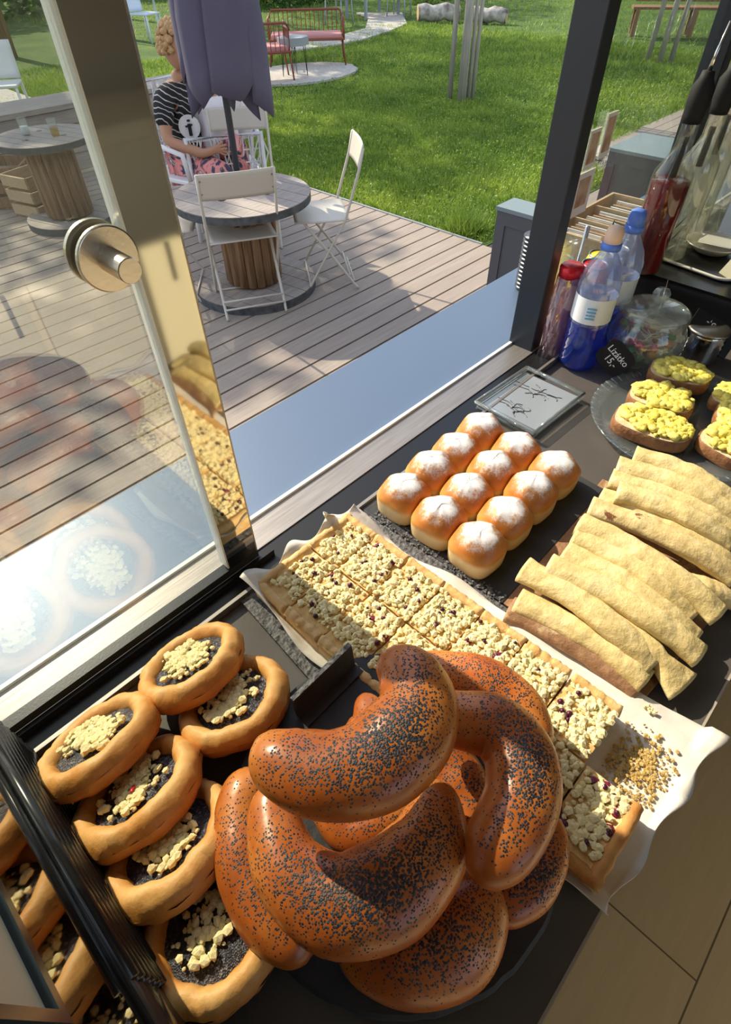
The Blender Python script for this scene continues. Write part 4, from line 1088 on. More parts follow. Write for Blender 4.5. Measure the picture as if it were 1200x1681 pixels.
# taller tuft at the deck corner
c = atz(765, 385, 0); n = 900; a = R_.uniform(0, 2*pi, n); r_ = R_.uniform(0, 1, n)**.7*.16
P = np.c_[c.x+.12+r_*np.cos(a), c.y+.10+r_*np.sin(a), np.full(n, -.03)]
V, F = blades(P, R_.uniform(.10, .20, n), np.full(n, .004), .9); o = fast_mesh('grass_tuft', V, F, 'grass_blade'); tag(o, 'taller grass tuft at the lawn corner of the deck', 'grass tuft')

def shrub(name, x, y, rx, ry, h, label, mat='shrub_leaf', n=2600, ls=.045, cat='shrub', z0=-.03, group=None):
    root = empty(name, (x, y, z0)); u = R_.normal(size=(n, 3)); u /= np.linalg.norm(u, axis=1)[:, None]; u[:, 2] = np.abs(u[:, 2])
    k = (.62+.38*R_.uniform(0, 1, n)**.5)*(1+.22*np.array([noise.noise((p[0]*2.2+x, p[1]*2.2+y, p[2]*2.2)) for p in u]))
    P = u*k[:, None]*np.array([rx, ry, h])
    V, F = leaves(P, R_.uniform(.6, 1.3, n)*ls); o = fast_mesh('foliage', V, F, mat); o.parent = root
    g = G()
    for q in range(5):
        a = q*1.3; g.tube([(0, 0, 0), (rx*.25*cos(a), ry*.25*sin(a), h*.4), (rx*.5*cos(a), ry*.5*sin(a), h*.75)], [.03, .02, .01], 6)
    g.build('stems', 'bark_core', root, True)
    tag(root, label, cat, group); return root
def at_px(u, v): 
    p = atz(u, v, 0); return p.x, p.y
SH = [ (440, 8, 1.5, 1.2, 1.5, 'shrub_leaf', 'dense dark bush behind the red garden bench'),
       (500, 0, 1.4, 1.2, 1.6, 'shrub_leaf', 'dark bush between the red bench and the far grey chairs'),
       (395, 5, 1.2, 1.2, 1.5, 'pale_shrub_leaf', 'lighter bush hidden partly by the folded parasol'),
       (700, 5, .45, .4, .6, 'pale_shrub_leaf', 'bright yellow-green weed clump beside the log pile')]
for u, v, rx, ry, h, mt, lb in SH:
    x, y = at_px(u, v); shrub('garden_bush', x, y, rx, ry, h, lb, mt, 3600 if rx > 1 else 1500, .06 if rx > 1 else .035)
for i, (x, y) in enumerate(((24, 18), (28, 13), (20, 24), (14, 27), (7, 24), (1, 22), (-6, 20), (30, 7))):
    shrub('hedge_bush', x, y, 3.2, 3.2, 4.0, ['broad bush closing the garden behind the log pile','broad bush far right of the lawn','broad bush behind the far grey chairs','broad bush far behind the red bench','broad bush behind the curly haired person','broad bush behind the glass door, right one','broad bush behind the glass door, left one','farthest right bush beyond the side window'][i], 'shrub_leaf', 3500, .16)
# tall trees at the far side whose crowns shade deck and lawn
def tree(x, y, zc, rx, ry, rz, n, label, ls=.12, trunk=True):
    root = empty('garden_tree', (x, y, -.03)); u = R_.normal(size=(n, 3)); u /= np.linalg.norm(u, axis=1)[:, None]
    k = R_.uniform(.2, 1, n)**.6
    P = u*k[:, None]*np.array([rx, ry, rz])+np.array([0, 0, zc])
    q = np.array([noise.noise((p[0]*.9+x, p[1]*.9, p[2]*.9)) for p in P]); P = P[q > -.10]
    V, F = leaves(P, R_.uniform(.7, 1.3, len(P))*ls); o = fast_mesh('crown', V, F, 'tree_leaf'); o.parent = root
    g = G(); g.tube([(0, 0, 0), (.05, 0, zc*.5), (0, .1, zc)], [.11, .09, .05], 10)
    g.build('trunk', 'bark_core', root, True); tag(root, label, 'tree')
tree(1.0, 13.6, 6.6, 3.0, 2.0, 1.6, 9000, 'tall leafy tree standing beyond the deck on the left')
tree(5.3, 14.6, 6.6, 2.6, 1.8, 1.6, 5200, 'tall leafy tree behind the red bench')
tree(10.0, 19.5, 6.6, 3.0, 3.6, 1.8, 7000, 'tall leafy tree beyond the far chairs')
tree(8.0, 16.5, 7.6, 1.8, 1.7, 1.3, 3800, 'slender tree behind the lawn stakes')
tree(11.5, 17.0, 8.0, 2.0, 2.4, 1.3, 4200, 'slender tree right of the lawn stakes')
tree(16.5, 22.5, 6.8, 4.2, 3.0, 1.8, 6000, 'tall leafy tree at the far end of the garden')
# flagstone path and gravel disc
def flat(name, pts, z, mat, label, cat):
    o = G().prism(pts, z-.03, z).build(name, mat); tag(o, label, cat); return o
P1 = [atz(u, v, -.01) for u, v in ((455, 78), (550, 62), (600, 48), (605, 30), (585, 22), (660, 22), (668, 40), (640, 52), (590, 68), (545, 76), (458, 88))]
flat('garden_path', [(p.x, p.y) for p in P1], .012, 'gravel', 'pale gravel path winding to the far chairs', 'path')
flat('gravel_circle', [(7.65+1.1*cos(2*pi*k/40)*(1+.03*sin(k*2.3)), 8.85+.8*sin(2*pi*k/40)) for k in range(40)], .010, 'gravel', 'pale round gravel patch under the red garden seats', 'gravel')
P1 = [atz(u, v, -.01) for u, v in ((0, 145), (0, 172), (118, 200), (125, 190))]
flat('stone_path', [(p.x, p.y) for p in P1], .02, 'gravel', 'pale straight path seen through the upper glass door', 'path')

# logs
lp = [((686, 36), (752, 34), .16, 0.0), ((690, 22), (770, 30), .13, .30), ((704, 12), (768, 18), .15, .50), ((745, 10), (800, 22), .12, .28), ((688, 14), (735, 24), .11, .42), ((770, 36), (830, 38), .14, .0)]
ll = ['lowest birch log at the front of the pile', 'second birch log lying across the pile', 'pale birch log on top of the pile', 'thin birch log at the right of the pile', 'short birch log poking up at the left', 'dark birch log lying right of the stakes']
for (a, b2, r_, z), lb in zip(lp, ll):
    p = atz(*a, 0); q = atz(*b2, 0); p.z = q.z = z+r_; c = (p+q)/2
    root = empty('birch_log', c); S2 = [tuple((p-c).lerp(q-c, k/6)+Vector((0, 0, .03*sin(k*2+r_*40)))) for k in range(7)]
    G().tube(S2, [r_*(1+.06*sin(k*3.1)) for k in range(7)], 14).build('bark', 'birch', root, True)
    for e, s_ in ((S2[0], -1), (S2[-1], 1)):
        d = (q-p).normalized()*s_; G().tube([Vector(e), Vector(e)+d*.012], r_*.9, 14).build('cut_end', 'log_end', root)
    tag(root, lb, 'log')
# tree stakes
def stake(u, v, h, lean, label, r_=.03, d0=(0, 0)):
    p = atz(u, v, 0); root = empty('tree_stake', (p.x+d0[0], p.y+d0[1], -.03))
    G().tube([(0, 0, 0), (lean*.5, 0, h*.5), (lean, 0, h)], [r_, r_*.95, r_*.9], 10).build('pole', 'stake_wood', root, True)
    tag(root, label, 'stake')
stake(738, 163, 2.4, .0, 'thin grey tree stake standing left of the other three', .035)
stake(757, 166, 2.4, .0, 'broad brown post at the middle of the lawn stakes', .06)
stake(768, 164, 2.4, .0, 'pale stake just right of the broad brown post', .028)
stake(775, 163, 2.4, .02, 'rightmost pale stake of the cluster on the lawn', .028)
stake(1063, 98, 2.4, .12, 'left pale stake of the three beyond the side window', .04)
stake(1082, 101, 2.4, .12, 'middle pale stake of the three beyond the side window', .045)
stake(1101, 99, 2.4, .12, 'right pale stake of the three beyond the side window', .04)
# grey low cabinets / partition
def partition(name, x, y0, y1, h, th, label):
    root = empty(name, (x, (y0+y1)/2, 0)); hy = (y1-y0)/2
    bevel(G().box((0, -hy, 0), (th, hy, h)).build('panel_body', 'grey_panel', root), .004)
    G().box((-.012, -hy-.01, h), (th+.01, hy+.01, h+.02)).build('top_board', 'grey_panel_top', root)
    for a, b2 in (((-.008, -hy, h-.07), (0, hy, h)), ((-.008, hy-.06, 0), (0, hy, h-.07)), ((-.008, -hy, 0), (0, -hy+.06, h-.07))): G().box(a, b2).build('frame_board', 'grey_panel', root)
    tag(root, label, 'planter')
partition('metal_planter', 2.97, .95, 1.82, .60, .16, 'grey panelled planter box at the deck corner behind the cups')
partition('wooden_planter', 4.45, 1.0, 1.90, .60, .5, 'dark grey planter box on the board walk seen through the side glass')

# ================================================================ SPOOL TABLES
def plank_disc(r_, z0, z1, nb, parent, name, mat, rnd=None):
    g = G(); wd = 2*r_/nb
    for k in range(nb):
        x0 = -r_+k*wd+.003; x1 = x0+wd-.006; n = 9; top = []; bot = []
        for q in range(n):
            x = x0+(x1-x0)*q/(n-1); yy = sqrt(max(.0004, r_*r_-x*x)); top.append((x, yy)); bot.append((x, -yy))
        g.prism(top[::-1]+bot if False else bot+top[::-1], z0, z1)
    return g.build(name, mat, parent)
def spool(x, y, r_, h, rz, label):
    root = empty('spool_table', (x, y, 0), rz)
    plank_disc(r_, h-.045, h, 7, root, 'table_top', 'spool_wood')
    G().lathe([(r_*1.004, h-.044), (r_*1.004, h-.004)], 64, None, False).build('top_rim', 'weathered_edge', root, True)
    plank_disc(r_*.97, .015, .055, 7, root, 'base_disc', 'spool_wood')
    G().lathe([(r_*.974, .0), (r_*.974, .053)], 64, None, False).build('base_rim', 'weathered_edge', root, True)
    g = G(); 
    for k in range(18):
        a = 2*pi*k/18; g.tube([(.155*cos(a), .155*sin(a), .07), (.15*cos(a), .15*sin(a), h-.04)], .031, 8)
    g.build('core', 'bark_core', root, True)
    for a in (1, 3.1, 5.2): G().lathe([(.022, h+.0005), (.022, h+.002)], 16, Matrix.Translation((.16*cos(a), .16*sin(a), 0))).build('bolt', 'dark_rail', root)
    tag(root, label, 'table')
SX, SY = 2.2, 3.17
spool(SX, SY, .42, .59, radians(8), 'cable spool table of weathered planks on the deck by the parasol')
q2 = atz(70, 222, .62); spool(q2.x, q2.y, .36, .62, .3, 'second cable spool table seen through the glass door')

# ================================================================ FOLDING BISTRO CHAIRS
def bistro(x, y, rz, label, first=[None]):
    """local: seat towards +y, backrest at y=0"""
    if first[0] is None:
        root = empty('bistro_chair'); hw = .21
        def bk(u, v): return (-hw+2*hw*u, -.045-.018*(1-(2*u-1)**2)-.03*v, .70+.135*v)
        b_ = G().grid(bk, 20, 8).build('backrest', 'chair_paint', root, True); solid(b_, .004); 
        def st(u, v): return (-.20+.40*u, .015+.34*v, .45-.012*(1-(2*v-1)**4)*.5)
        s_ = G().grid(st, 14, 14).build('seat', 'chair_paint', root, True); solid(s_, .006)
        for sx in (-1, 1):
            X_ = sx*.205
            G().tube([(X_, -.075, .83), (X_, -.05, .72), (X_, .04, .45), (X_, .31, .02), (X_, .335, .005)], .0085, 8, flat=1).build('leg', 'chair_paint', root, True)
            X2 = sx*.188
            G().tube([(X2, .30, .445), (X2, .14, .24), (X2, -.02, .02), (X2, -.035, .005)], .0085, 8).build('leg', 'chair_paint', root, True)
            for yy, zz in ((-.052, .735), (-.068, .80)):
                G().lathe([(.006, 0), (.004, .003)], 10, Matrix.Translation((X_*.93, yy-.004, zz)) @ Matrix.Rotation(pi/2, 4, 'X')).build('rivet', 'sill_metal', root)
        for a, b2 in (((-.205, .29, .06), (.205, .29, .06)), ((-.188, -.008, .06), (.188, -.008, .06)), ((-.188, .02, .10+.0), (.188, .02, .10)), ((-.188, .30, .44), (.188, .30, .44))):
            G().tube([a, b2], .006, 8).build('stretcher', 'chair_paint', root, True)
        first[0] = root; o = root
    else: o = copy_tree(first[0])
    o.location = (x, y, 0); o.rotation_euler = (0, 0, rz); tag(o, label, 'chair', 'cream folding bistro chairs'); return o
def face(x, y, tx=SX, ty=SY): return atan2(ty-y, tx-x) - pi/2
bistro(1.955, 2.86, radians(-28), 'cream folding chair in front of the spool table, its back to the window')
fx, fy = 2.74, 2.80; bistro(fx, fy, radians(143-90), 'cream folding chair at the right of the spool table beside the lawn')
fx, fy = 2.78, 3.92; bistro(fx, fy, face(fx, fy), 'cream folding chair behind the parasol pole on the far side')
fx, fy = 1.70, 3.60; bistro(fx, fy, face(fx, fy), 'cream folding chair left of the spool table, mostly behind the door edge')

# ================================================================ PARASOL
ux, uy = 2.445, 3.535
root = empty('garden_parasol', (ux, uy, 0)); tag(root, 'closed purple-grey parasol rising from the spool table', 'parasol')
G().lathe([(0, 0), (.11, 0), (.11, .03), (.03, .05)], 28).build('base', 'umbrella_pole', root, True)
G().tube([(0, 0, .03), (0, 0, 3.2)], .021, 16).build('pole', 'umbrella_pole', root, True)
nf = 8; Vv = []; NZ = 26
def umb(u, v):
    a = 2*pi*u; ph = (u*nf) % 1.0; fold = abs(2*ph-1)            # 0 between ribs .. 1 at ribs
    z = 2.95 - 2.02*v
    R = .035 + .195*min(1, v*1.25)**.8
    R *= .56+.44*fold**1.4 + .05*sin(a*3+v*5)
    z += -.0 + (.13*(1-fold))*max(0, v-.75)/.25 + .05*sin(a*2+1)*max(0, v-.8)/.2
    tw = .35*v; return (R*cos(a+tw), R*sin(a+tw), z)
o = G().grid(umb, 8*16+1, NZ).build('canopy', 'umbrella_cloth', root, True); solid(o, .003)
# loose outer flaps of the folded cloth
for i, (a0, w_, r0, zl) in enumerate(((radians(200), .55, .225, 1.10), (radians(255), .62, .26, 1.06), (radians(305), .60, .27, 1.00), (radians(160), .5, .215, 1.12), (radians(350), .5, .275, 1.00))):
    def fl(u, v, a0=a0, w_=w_, r0=r0, zl=zl):
        a = a0 + (u-.5)*2*w_*(.35+.65*v); z = 2.9-(2.9-zl)*v - .10*v**6*(1-abs(2*u-1)) + (.10*u if i % 2 else -.02*u)*v
        R = .04+(r0-.04)*min(1, v*1.2)**.75 + .02*sin(u*pi)*v; return (R*cos(a), R*sin(a), z)
    o = G().grid(fl, 14, 20).build('folded_panel', 'umbrella_cloth', root, True); solid(o, .003)

# ================================================================ RED SEATS, SIDE TABLE, FAR CHAIRS
def wire_seat(name, p, rz, wd, dp, label, sofa=True):
    root = empty(name, (p[0], p[1], 0), rz); r_ = .016
    # local: faces +y; back at y=0
    P = [(-wd/2, dp*.9, .62), (-wd/2, .04, .62), (-wd/2+.05, 0, .70), (wd/2-.05, 0, .70), (wd/2, .04, .62), (wd/2, dp*.9, .62)]
    G().tube([(-wd/2, dp*.92, .36)]+P+[(wd/2, dp*.92, .36)], r_, 8).build('top_rail', 'red_paint', root, True)
    G().tube([(-wd/2, dp*.95, .36), (-wd/2, 0, .36), (wd/2, 0, .36), (wd/2, dp*.95, .36), (-wd/2, dp*.95, .36)], r_, 8).build('seat_frame', 'red_paint', root, True)
    n = int(wd/.075)
    for k in range(n+1):
        x = -wd/2+.02+(wd-.04)*k/n; G().tube([(x, 0, .36), (x, 0, .69)], .007, 5, False).build('spindle', 'red_paint', root, True)
    for sx in (-1, 1):
        for k in range(1, 6): G().tube([(sx*wd/2, dp*.92*k/6, .36), (sx*wd/2, dp*.92*k/6, .62)], .007, 5, False).build('spindle', 'red_paint', root, True)
        for yy in (.03, dp*.9): G().tube([(sx*(wd/2-.02), yy, .36), (sx*(wd/2+.02), yy, 0)], .013, 7).build('leg', 'red_paint', root, True)
    bevel(G().box((-wd/2+.03, .03, .365), (wd/2-.03, dp*.93, .43)).build('cushion', 'pink_cushion', root), .02, 3)
    tag(root, label, 'garden seat')
p = atz(517, 112, 0)
wire_seat('garden_bench', (p.x+.35, p.y+.55), radians(138+0), 1.25, .55, 'red metal garden bench with spindle back and pink cushion')
p = atz(440, 128, 0)
wire_seat('garden_armchair', (p.x-.25, p.y-.35), radians(-30), .75, .55, 'red metal garden armchair with pink cushion beside the parasol')
root = empty('side_table', (atz(492, 128, 0).x+.02, atz(492, 128, 0).y+.12, 0)); tag(root, 'small grey side table with hairpin legs between the red seats', 'table')
G().prism([(.27*cos(2*pi*k/8), .22*sin(2*pi*k/8)) for k in range(8)], .40, .50).build('table_top', 'grey_table', root)
for k in range(4):
    a = pi/4+k*pi/2
    G().tube([(.17*cos(a), .14*sin(a), .40), (.21*cos(a), .18*sin(a), 0), (.20*cos(a+.25), .17*sin(a+.25), .40)], .006, 6).build('leg', 'dark_rail', root)
def plain_chair(x, y, rz, mat, label, s_=1.0):
    root = empty('garden_chair', (x, y, -.02), rz); g = G()
    def bk(u, v): return (-.22+.44*u, -.02-.05*v-.02*sin(u*pi), .46+.36*v)
    g.grid(bk, 8, 6); o = g.build('backrest', mat, root, True); solid(o, .02)
    o = G().box((-.22, -.02, .42), (.22, .40, .45)).build('seat', mat, root); bevel(o, .01)
    for sx in (-1, 1):
        for yy in (0, .38): G().tube([(sx*.20, yy, .43), (sx*.22, yy+(.03 if yy else -.03), 0)], .016, 7).build('leg', mat, root, True)
    root.scale = (s_,)*3; tag(root, label, 'chair'); return root
p = atz(235, 66, 0); plain_chair(p.x, p.y, radians(200), 'blue_white_paint', 'pale blue-white chair on the grass behind the curly haired person', 1.05)
p = atz(565, 38, 0); plain_chair(p.x, p.y, radians(100), 'grey_table', 'grey chair at the far table, left of the two', 1.1)
p = atz(650, 28, 0); plain_chair(p.x, p.y, radians(-70), 'grey_table', 'grey chair at the far table, right of the two', 1.1)
p = atz(612, 26, 0); root = empty('garden_table', (p.x, p.y, -.02)); tag(root, 'grey slatted table at the top of the path', 'table')
G().box((-.7, -.4, .68), (.7, .4, .72)).build('table_top', 'grey_table', root)
for sx in (-1, 1):
    for sy in (-1, 1): G().box((sx*.62-.03, sy*.34-.03, 0), (sx*.62+.03, sy*.34+.03, .68)).build('leg', 'grey_table', root)
p = atz(262, 50, 0); root = empty('round_table', (p.x, p.y, -.02)); tag(root, 'thin round pale table behind the curly haired person', 'table')
G().lathe([(0, .70), (.42, .70), (.42, .72), (0, .72)], 32).build('table_top', 'blue_white_paint', root); G().tube([(0, 0, 0), (0, 0, .7)], .025, 8).build('pole', 'blue_white_paint', root)
# wooden bench beyond the side window
p = atz(1130, 62, 0); root = empty('wooden_bench', (p.x, p.y, 0), radians(-60)); tag(root, 'brown wooden slatted bench beyond the three stakes', 'bench')
for k in range(3): G().box((-1.2, -.06-.02*k, .55+.17*k), (1.2, -.03-.02*k, .67+.17*k)).build('back_slat', 'bark_core', root)
G().box((-1.2, 0, .42), (1.2, .5, .46)).build('seat', 'bark_core', root)
for x in (-1.1, 0, 1.1):
    for yy in (0, .45): G().box((x-.04, yy-.04, 0), (x+.04, yy+.04, .42)).build('leg', 'bark_core', root)
# low plank wall behind the person
root = empty('plank_bench', (3.3, 6.6, 0), radians(0)); tag(root, 'low weathered plank bench at the back edge of the deck', 'bench')
for k in range(4): G().box((-1.6, -.02, .04+k*.12), (1.6, .02, .15+k*.12)).build('front_plank', 'spool_wood', root)
G().box((-1.6, -.05, .52), (1.6, .5, .56)).build('top_plank', 'spool_wood', root)
# crates and chairs seen through the door glass
for i, (u, v, z, rz, lb) in enumerate(((118, 345, .0, .3, 'open wooden crate used as a seat under the second spool table'), (75, 330, 0, .9, 'wooden crate at the left of the second spool table'), (40, 300, 0, .1, 'wooden crate farthest left behind the door glass'))):
    p = atz(u, v, 0); root = empty('wooden_crate', (p.x-.15, p.y+.15, 0), rz)
    for k in range(3):
        for s_ in (-1, 1):
            G().box((-.20, s_*.15-.008, .02+k*.11), (.20, s_*.15+.008, .10+k*.11)).build('slat', 'bark_core' if i else 'wood_box', root)
            G().box((s_*.20-.008, -.15, .02+k*.11), (s_*.20+.008, .15, .10+k*.11)).build('slat', 'bark_core' if i else 'wood_box', root)
    G().box((-.2, -.15, .0), (.2, .15, .015)).build('bottom', 'bark_core', root); tag(root, lb, 'crate')
p = atz(30, 200, 0); plain_chair(p.x, p.y, 2.6, 'white_paint', 'white slatted chair beyond the second spool table')
def cup_on(x, y, z, mat, label, h=.11, r_=.035):
    root = empty('drinking_glass', (x, y, z)); G().lathe([(r_*.8, .001), (r_, h)], 24, None, False).build('glass_shell', 'jar_glass', root, True)
    G().lathe([(0, .004), (r_*.78, .004), (r_*.88, h*.5), (0, h*.5)], 20, None, False).build('drink', mat, root, True); tag(root, label, 'glass')
cup_on(q2.x+.06, q2.y-.10, .622, 'juice_yellow', 'glass of yellow juice on the second spool table')
cup_on(q2.x-.08, q2.y+.1, .622, 'white_paint', 'pale glass on the far side of the second spool table')

# ================================================================ PEOPLE
def skin_mesh(name, nodes, edges, mat, parent=None, sub=2, root_i=0):
    me = bpy.data.meshes.new(name); me.from_pydata([n[:3] for n in nodes], edges, []); o = bpy.data.objects.new(name, me); COL.objects.link(o)
    if parent: o.parent = parent
    sk = o.modifiers.new('skin', 'SKIN'); sk.use_smooth_shade = True
    for i, n in enumerate(nodes):
        v = me.skin_vertices[0].data[i]; v.radius = (n[3], n[4] if len(n) > 4 else n[3]); v.use_root = (i == root_i)
    subd(o, sub); me.materials.append(MATS[mat]); 
    # the skin modifier keeps material 0
    return o
def lookm(loc, f):
    f = Vector((f[0], f[1], 0)).normalized(); return f
# person with curly hair: sits left of the parasol, turned to the right of the photo
pc = atd(298, 168, 4.0)                                   # chest
H0 = Vector((pc.x, pc.y, 0)); f = RT*.75 - Vector((FW.x, FW.y, 0)).normalized()*.45; f.z = 0; f.normalize(); s = Vector((-f.y, f.x, 0))   # s: person's left
root = empty('person', H0); tag(root, 'seated person with curly blond hair in a black striped T-shirt, holding a pink cup', 'person')
zc = pc.z
def L_(a, b2, z): v = f*a + s*b2; return (v.x, v.y, z)
pel = zc-.38
nodes = [ (*L_(-.05, 0, pel), .12, .10), (*L_(-.03, 0, pel+.14), .11, .09), (*L_(0, 0, pel+.32), .135, .10), (*L_(-.01, 0, pel+.44), .10, .08), (*L_(.01, 0, pel+.51), .048), (*L_(.03, 0, pel+.57), .050),
          (*L_(0, .17, pel+.42), .055), (*L_(.06, .22, pel+.20), .042), (*L_(.28, .12, pel+.14), .033), (*L_(.35, .08, pel+.16), .022),
          (*L_(0, -.17, pel+.42), .055), (*L_(.04, -.25, pel+.20), .042), (*L_(.26, -.14, pel+.12), .033), (*L_(.34, -.06, pel+.15), .022),
          (*L_(.0, .09, pel-.01), .09), (*L_(.36, .12, pel+.16), .072), (*L_(.34, .13, .28), .05), (*L_(.30, .13, .07), .036), (*L_(.42, .14, .04), .03),
          (*L_(.0, -.09, pel-.01), .09), (*L_(.40, -.12, pel+.02), .072), (*L_(.42, -.10, .26), .05), (*L_(.38, -.09, .07), .036), (*L_(.50, -.08, .04), .03)]
edges = [(0,1),(1,2),(2,3),(3,4),(4,5),(3,6),(6,7),(7,8),(8,9),(3,10),(10,11),(11,12),(12,13),(0,14),(14,15),(15,16),(16,17),(17,18),(0,19),(19,20),(20,21),(21,22),(22,23)]
for hand, base, sg in ((9, nodes[9], 1), (13, nodes[13], -1)):
    for q in range(5):
        k = len(nodes); off = (q-2)*.017; ln = (.045, .062, .068, .063, .05)[q]
        if q == 0: tip1 = Vector(base[:3]) + f*.02 + Vector((0, 0, .03)); tip2 = tip1 + f*.025+Vector((0, 0, .012))
        else: tip1 = Vector(base[:3]) + f*ln*.6 + Vector((0, 0, -off)); tip2 = tip1 + f*ln*.35 - s*sg*.02 + Vector((0, 0, -off*.3))
        nodes.append((*tip1, .0095)); nodes.append((*tip2, .0080)); edges += [(hand, k), (k, k+1)]
skin_mesh('body', nodes, edges, 'skin', root)
def head(parent, base, f, mat_hair, curly=True, facep=True):
    c = Vector(base)+f*.015+Vector((0, 0, .115)); s = Vector((-f.y, f.x, 0)); V, F = ICO[3]; out = []
    for p in V:
        x, y, z = p; r_ = 1.0
        jaw = max(0, -z); x_ = x*(.098-.012*jaw); y_ = y*(.078-.022*jaw**1.5); z_ = z*.122
        if x > .3: x_ += .006*math.exp(-((y/.25)**2+((z+.55)/.35)**2))          # chin / mouth
        x_ += .026*math.exp(-((y/.16)**2+((z+.12)/.22)**2)) if x > .3 else 0    # nose
        x_ -= .010*(math.exp(-(((y-.38)/.2)**2+((z-.08)/.14)**2))+math.exp(-(((y+.38)/.2)**2+((z-.08)/.14)**2))) if x > .3 else 0
        out.append(tuple(c + f*x_ + s*y_ + Vector((0, 0, z_))))
    h_ = G().add(out, F).build('head', 'skin', parent, True); subd(h_, 1)
    for sg in (-1, 1):
        e = c + f*.083 + s*sg*.030 + Vector((0, 0, .010)); g = G(); V2, F2 = ICO[2]; g.add([tuple(e+Vector(q)*.0115) for q in V2], F2).build('eye', 'white_paint', h_, True)
        g = G(); g.add([tuple(e+f*.0085+Vector(q)*.0055) for q in V2], F2).build('iris', 'black_cloth', h_, True)
        er = c + s*sg*.078 - f*.005 + Vector((0, 0, -.005)); g = G(); g.add([tuple(er+f*q[0]*.016+s*q[1]*.007+Vector((0, 0, q[2]*.028))) for q in V2], F2).build('ear', 'skin', h_, True)
    g = G(); m_ = c+f*.088+Vector((0, 0, -.066)); g.add([tuple(m_+f*q[0]*.005+s*q[1]*.024+Vector((0, 0, q[2]*.007))) for q in ICO[2][0]], ICO[2][1]).build('mouth', 'pink_plastic', h_, True)
    g = G(); rn = random.Random(7)
    for _ in range(260 if curly else 0):
        a = rn.uniform(0, 2*pi); zz = rn.uniform(-.25, 1); rr = sqrt(max(0, 1-zz*zz)); q = Vector((cos(a)*rr, sin(a)*rr, zz))
        if q.x > .45 and q.z < .55: continue
        p = c + f*q.x*.112 + s*q.y*.092 + Vector((0, 0, q.z*.135+.008)); blob(g, tuple(p), rn.uniform(.012, .024), 2, .15, rn)
    if not curly:
        out = []
        for p in V:
            x, y, z = p
            if x > .4 and z < .5: k = .9
            else: k = 1.12
            out.append(tuple(c + f*x*.105*k + s*y*.088*k + Vector((0, 0, z*.130*k+.005))))
        g.add(out, F)
    g.build('hair', mat_hair, parent, True)
head(root, nodes[5][:3], f, 'hair')
# clothing
tn = [(*L_(-.05, 0, pel+.02), .145, .125), (*L_(-.03, 0, pel+.16), .135, .115), (*L_(0, 0, pel+.32), .155, .122), (*L_(-.01, 0, pel+.45), .105, .09), (*L_(0, .17, pel+.42), .075), (*L_(.045, .215, pel+.27), .070), (*L_(0, -.17, pel+.42), .075), (*L_(.03, -.235, pel+.27), .070)]
skin_mesh('t_shirt', tn, [(0,1),(1,2),(2,3),(3,4),(4,5),(3,6),(6,7)], 'striped_black_shirt', root)
pn = [(*L_(-.05, 0, pel), .14, .12), (*L_(.02, .09, pel), .11), (*L_(.36, .12, pel+.165), .092), (*L_(.345, .125, .30), .07), (*L_(.02, -.09, pel), .11), (*L_(.40, -.12, pel+.025), .092), (*L_(.42, -.105, .28), .07)]
skin_mesh('trousers', pn, [(0,1),(1,2),(2,3),(0,4),(4,5),(5,6)], 'floral_trousers', root)
# round white print on the chest facing the viewer
c = H0 + Vector(L_(0, 0, pel+.26)); d = (CP-c); d.z = 0; d.normalize(); x = Vector((0, 0, 1)).cross(d)
M = Matrix((x, Vector((0, 0, 1)), d)).transposed().to_4x4(); M.translation = c - H0 + d*.152 + x*.02
n = 30; g = G()
g.add([tuple(M @ Vector((.075*cos(2*pi*k/n), .075*sin(2*pi*k/n), -.010*cos(2*pi*k/n)**2))) for k in range(n)], [tuple(range(n))]); o = g.build('round_print', 'white_paint', root); solid(o, .003)
g = G(); g.tube([(0, -.05, .003), (0, .02, .003)], .012, 8, M=M); g.tube([(0, .035, .003), (0, .045, .003)], .011, 8, M=M); g.tube([(-.028, .005, .003), (.022, .015, .003)], .006, 6, M=M); g.build('printed_figure', 'black_cloth', root)
cupp = H0 + Vector(L_(.42, .02, pel+.13))
g = G().lathe([(.030, 0), (.038, .09), (.035, .09), (.028, .004)], 24, None, False).build('plastic_cup', 'pink_plastic', None, True, cupp); tag(g, 'pink plastic cup held by the curly haired person', 'cup')
# chair under that person
def wicker(name, x, y, rz, label, h=.78):
    root = empty(name, (x, y, 0), rz)
    # local faces +y, back at y=0: openwork back and arms
    def frame(P, r_, nm): return G().tube(P, r_, 8).build(nm, 'white_resin', root, True)
    frame([(-.27, 0, .05), (-.27, -.02, h), (.27, -.02, h), (.27, 0, .05)], .017, 'back_frame')
    rn = random.Random(4); g = G(); n = 15
    for k in range(n):
        x0 = -.26+.52*k/(n-1); x1 = x0+rn.uniform(-.10, .10); g.tube([(x0, 0, .42), ((x0+x1)/2+.02*sin(k*3), -.012, .42+(h-.42)*.5), (max(-.26, min(.26, x1)), -.02, h)], .0055, 5, False)
        x1 = x0-rn.uniform(-.10, .12); g.tube([(x0, .003, .42), ((x0+x1)/2-.02*sin(k*3), -.008, .42+(h-.42)*.5), (max(-.26, min(.26, x1)), -.017, h)], .0055, 5, False)
    for zz in (.5, .58, .66): g.tube([(-.26, -.006, zz), (.26, -.006, zz)], .006, 5)
    g.build('woven_back', 'white_resin', root, True)
    bevel(G().box((-.26, 0, .40), (.26, .48, .43)).build('seat', 'white_resin', root), .008)
    for sx in (-1, 1):
        frame([(sx*.27, 0, .62), (sx*.28, .25, .64), (sx*.27, .46, .60), (sx*.25, .47, .42)], .018, 'armrest')
        for yy in (.02, .45): frame([(sx*.24, yy, .41), (sx*.26, yy, 0)], .017, 'leg')
    tag(root, label, 'chair')
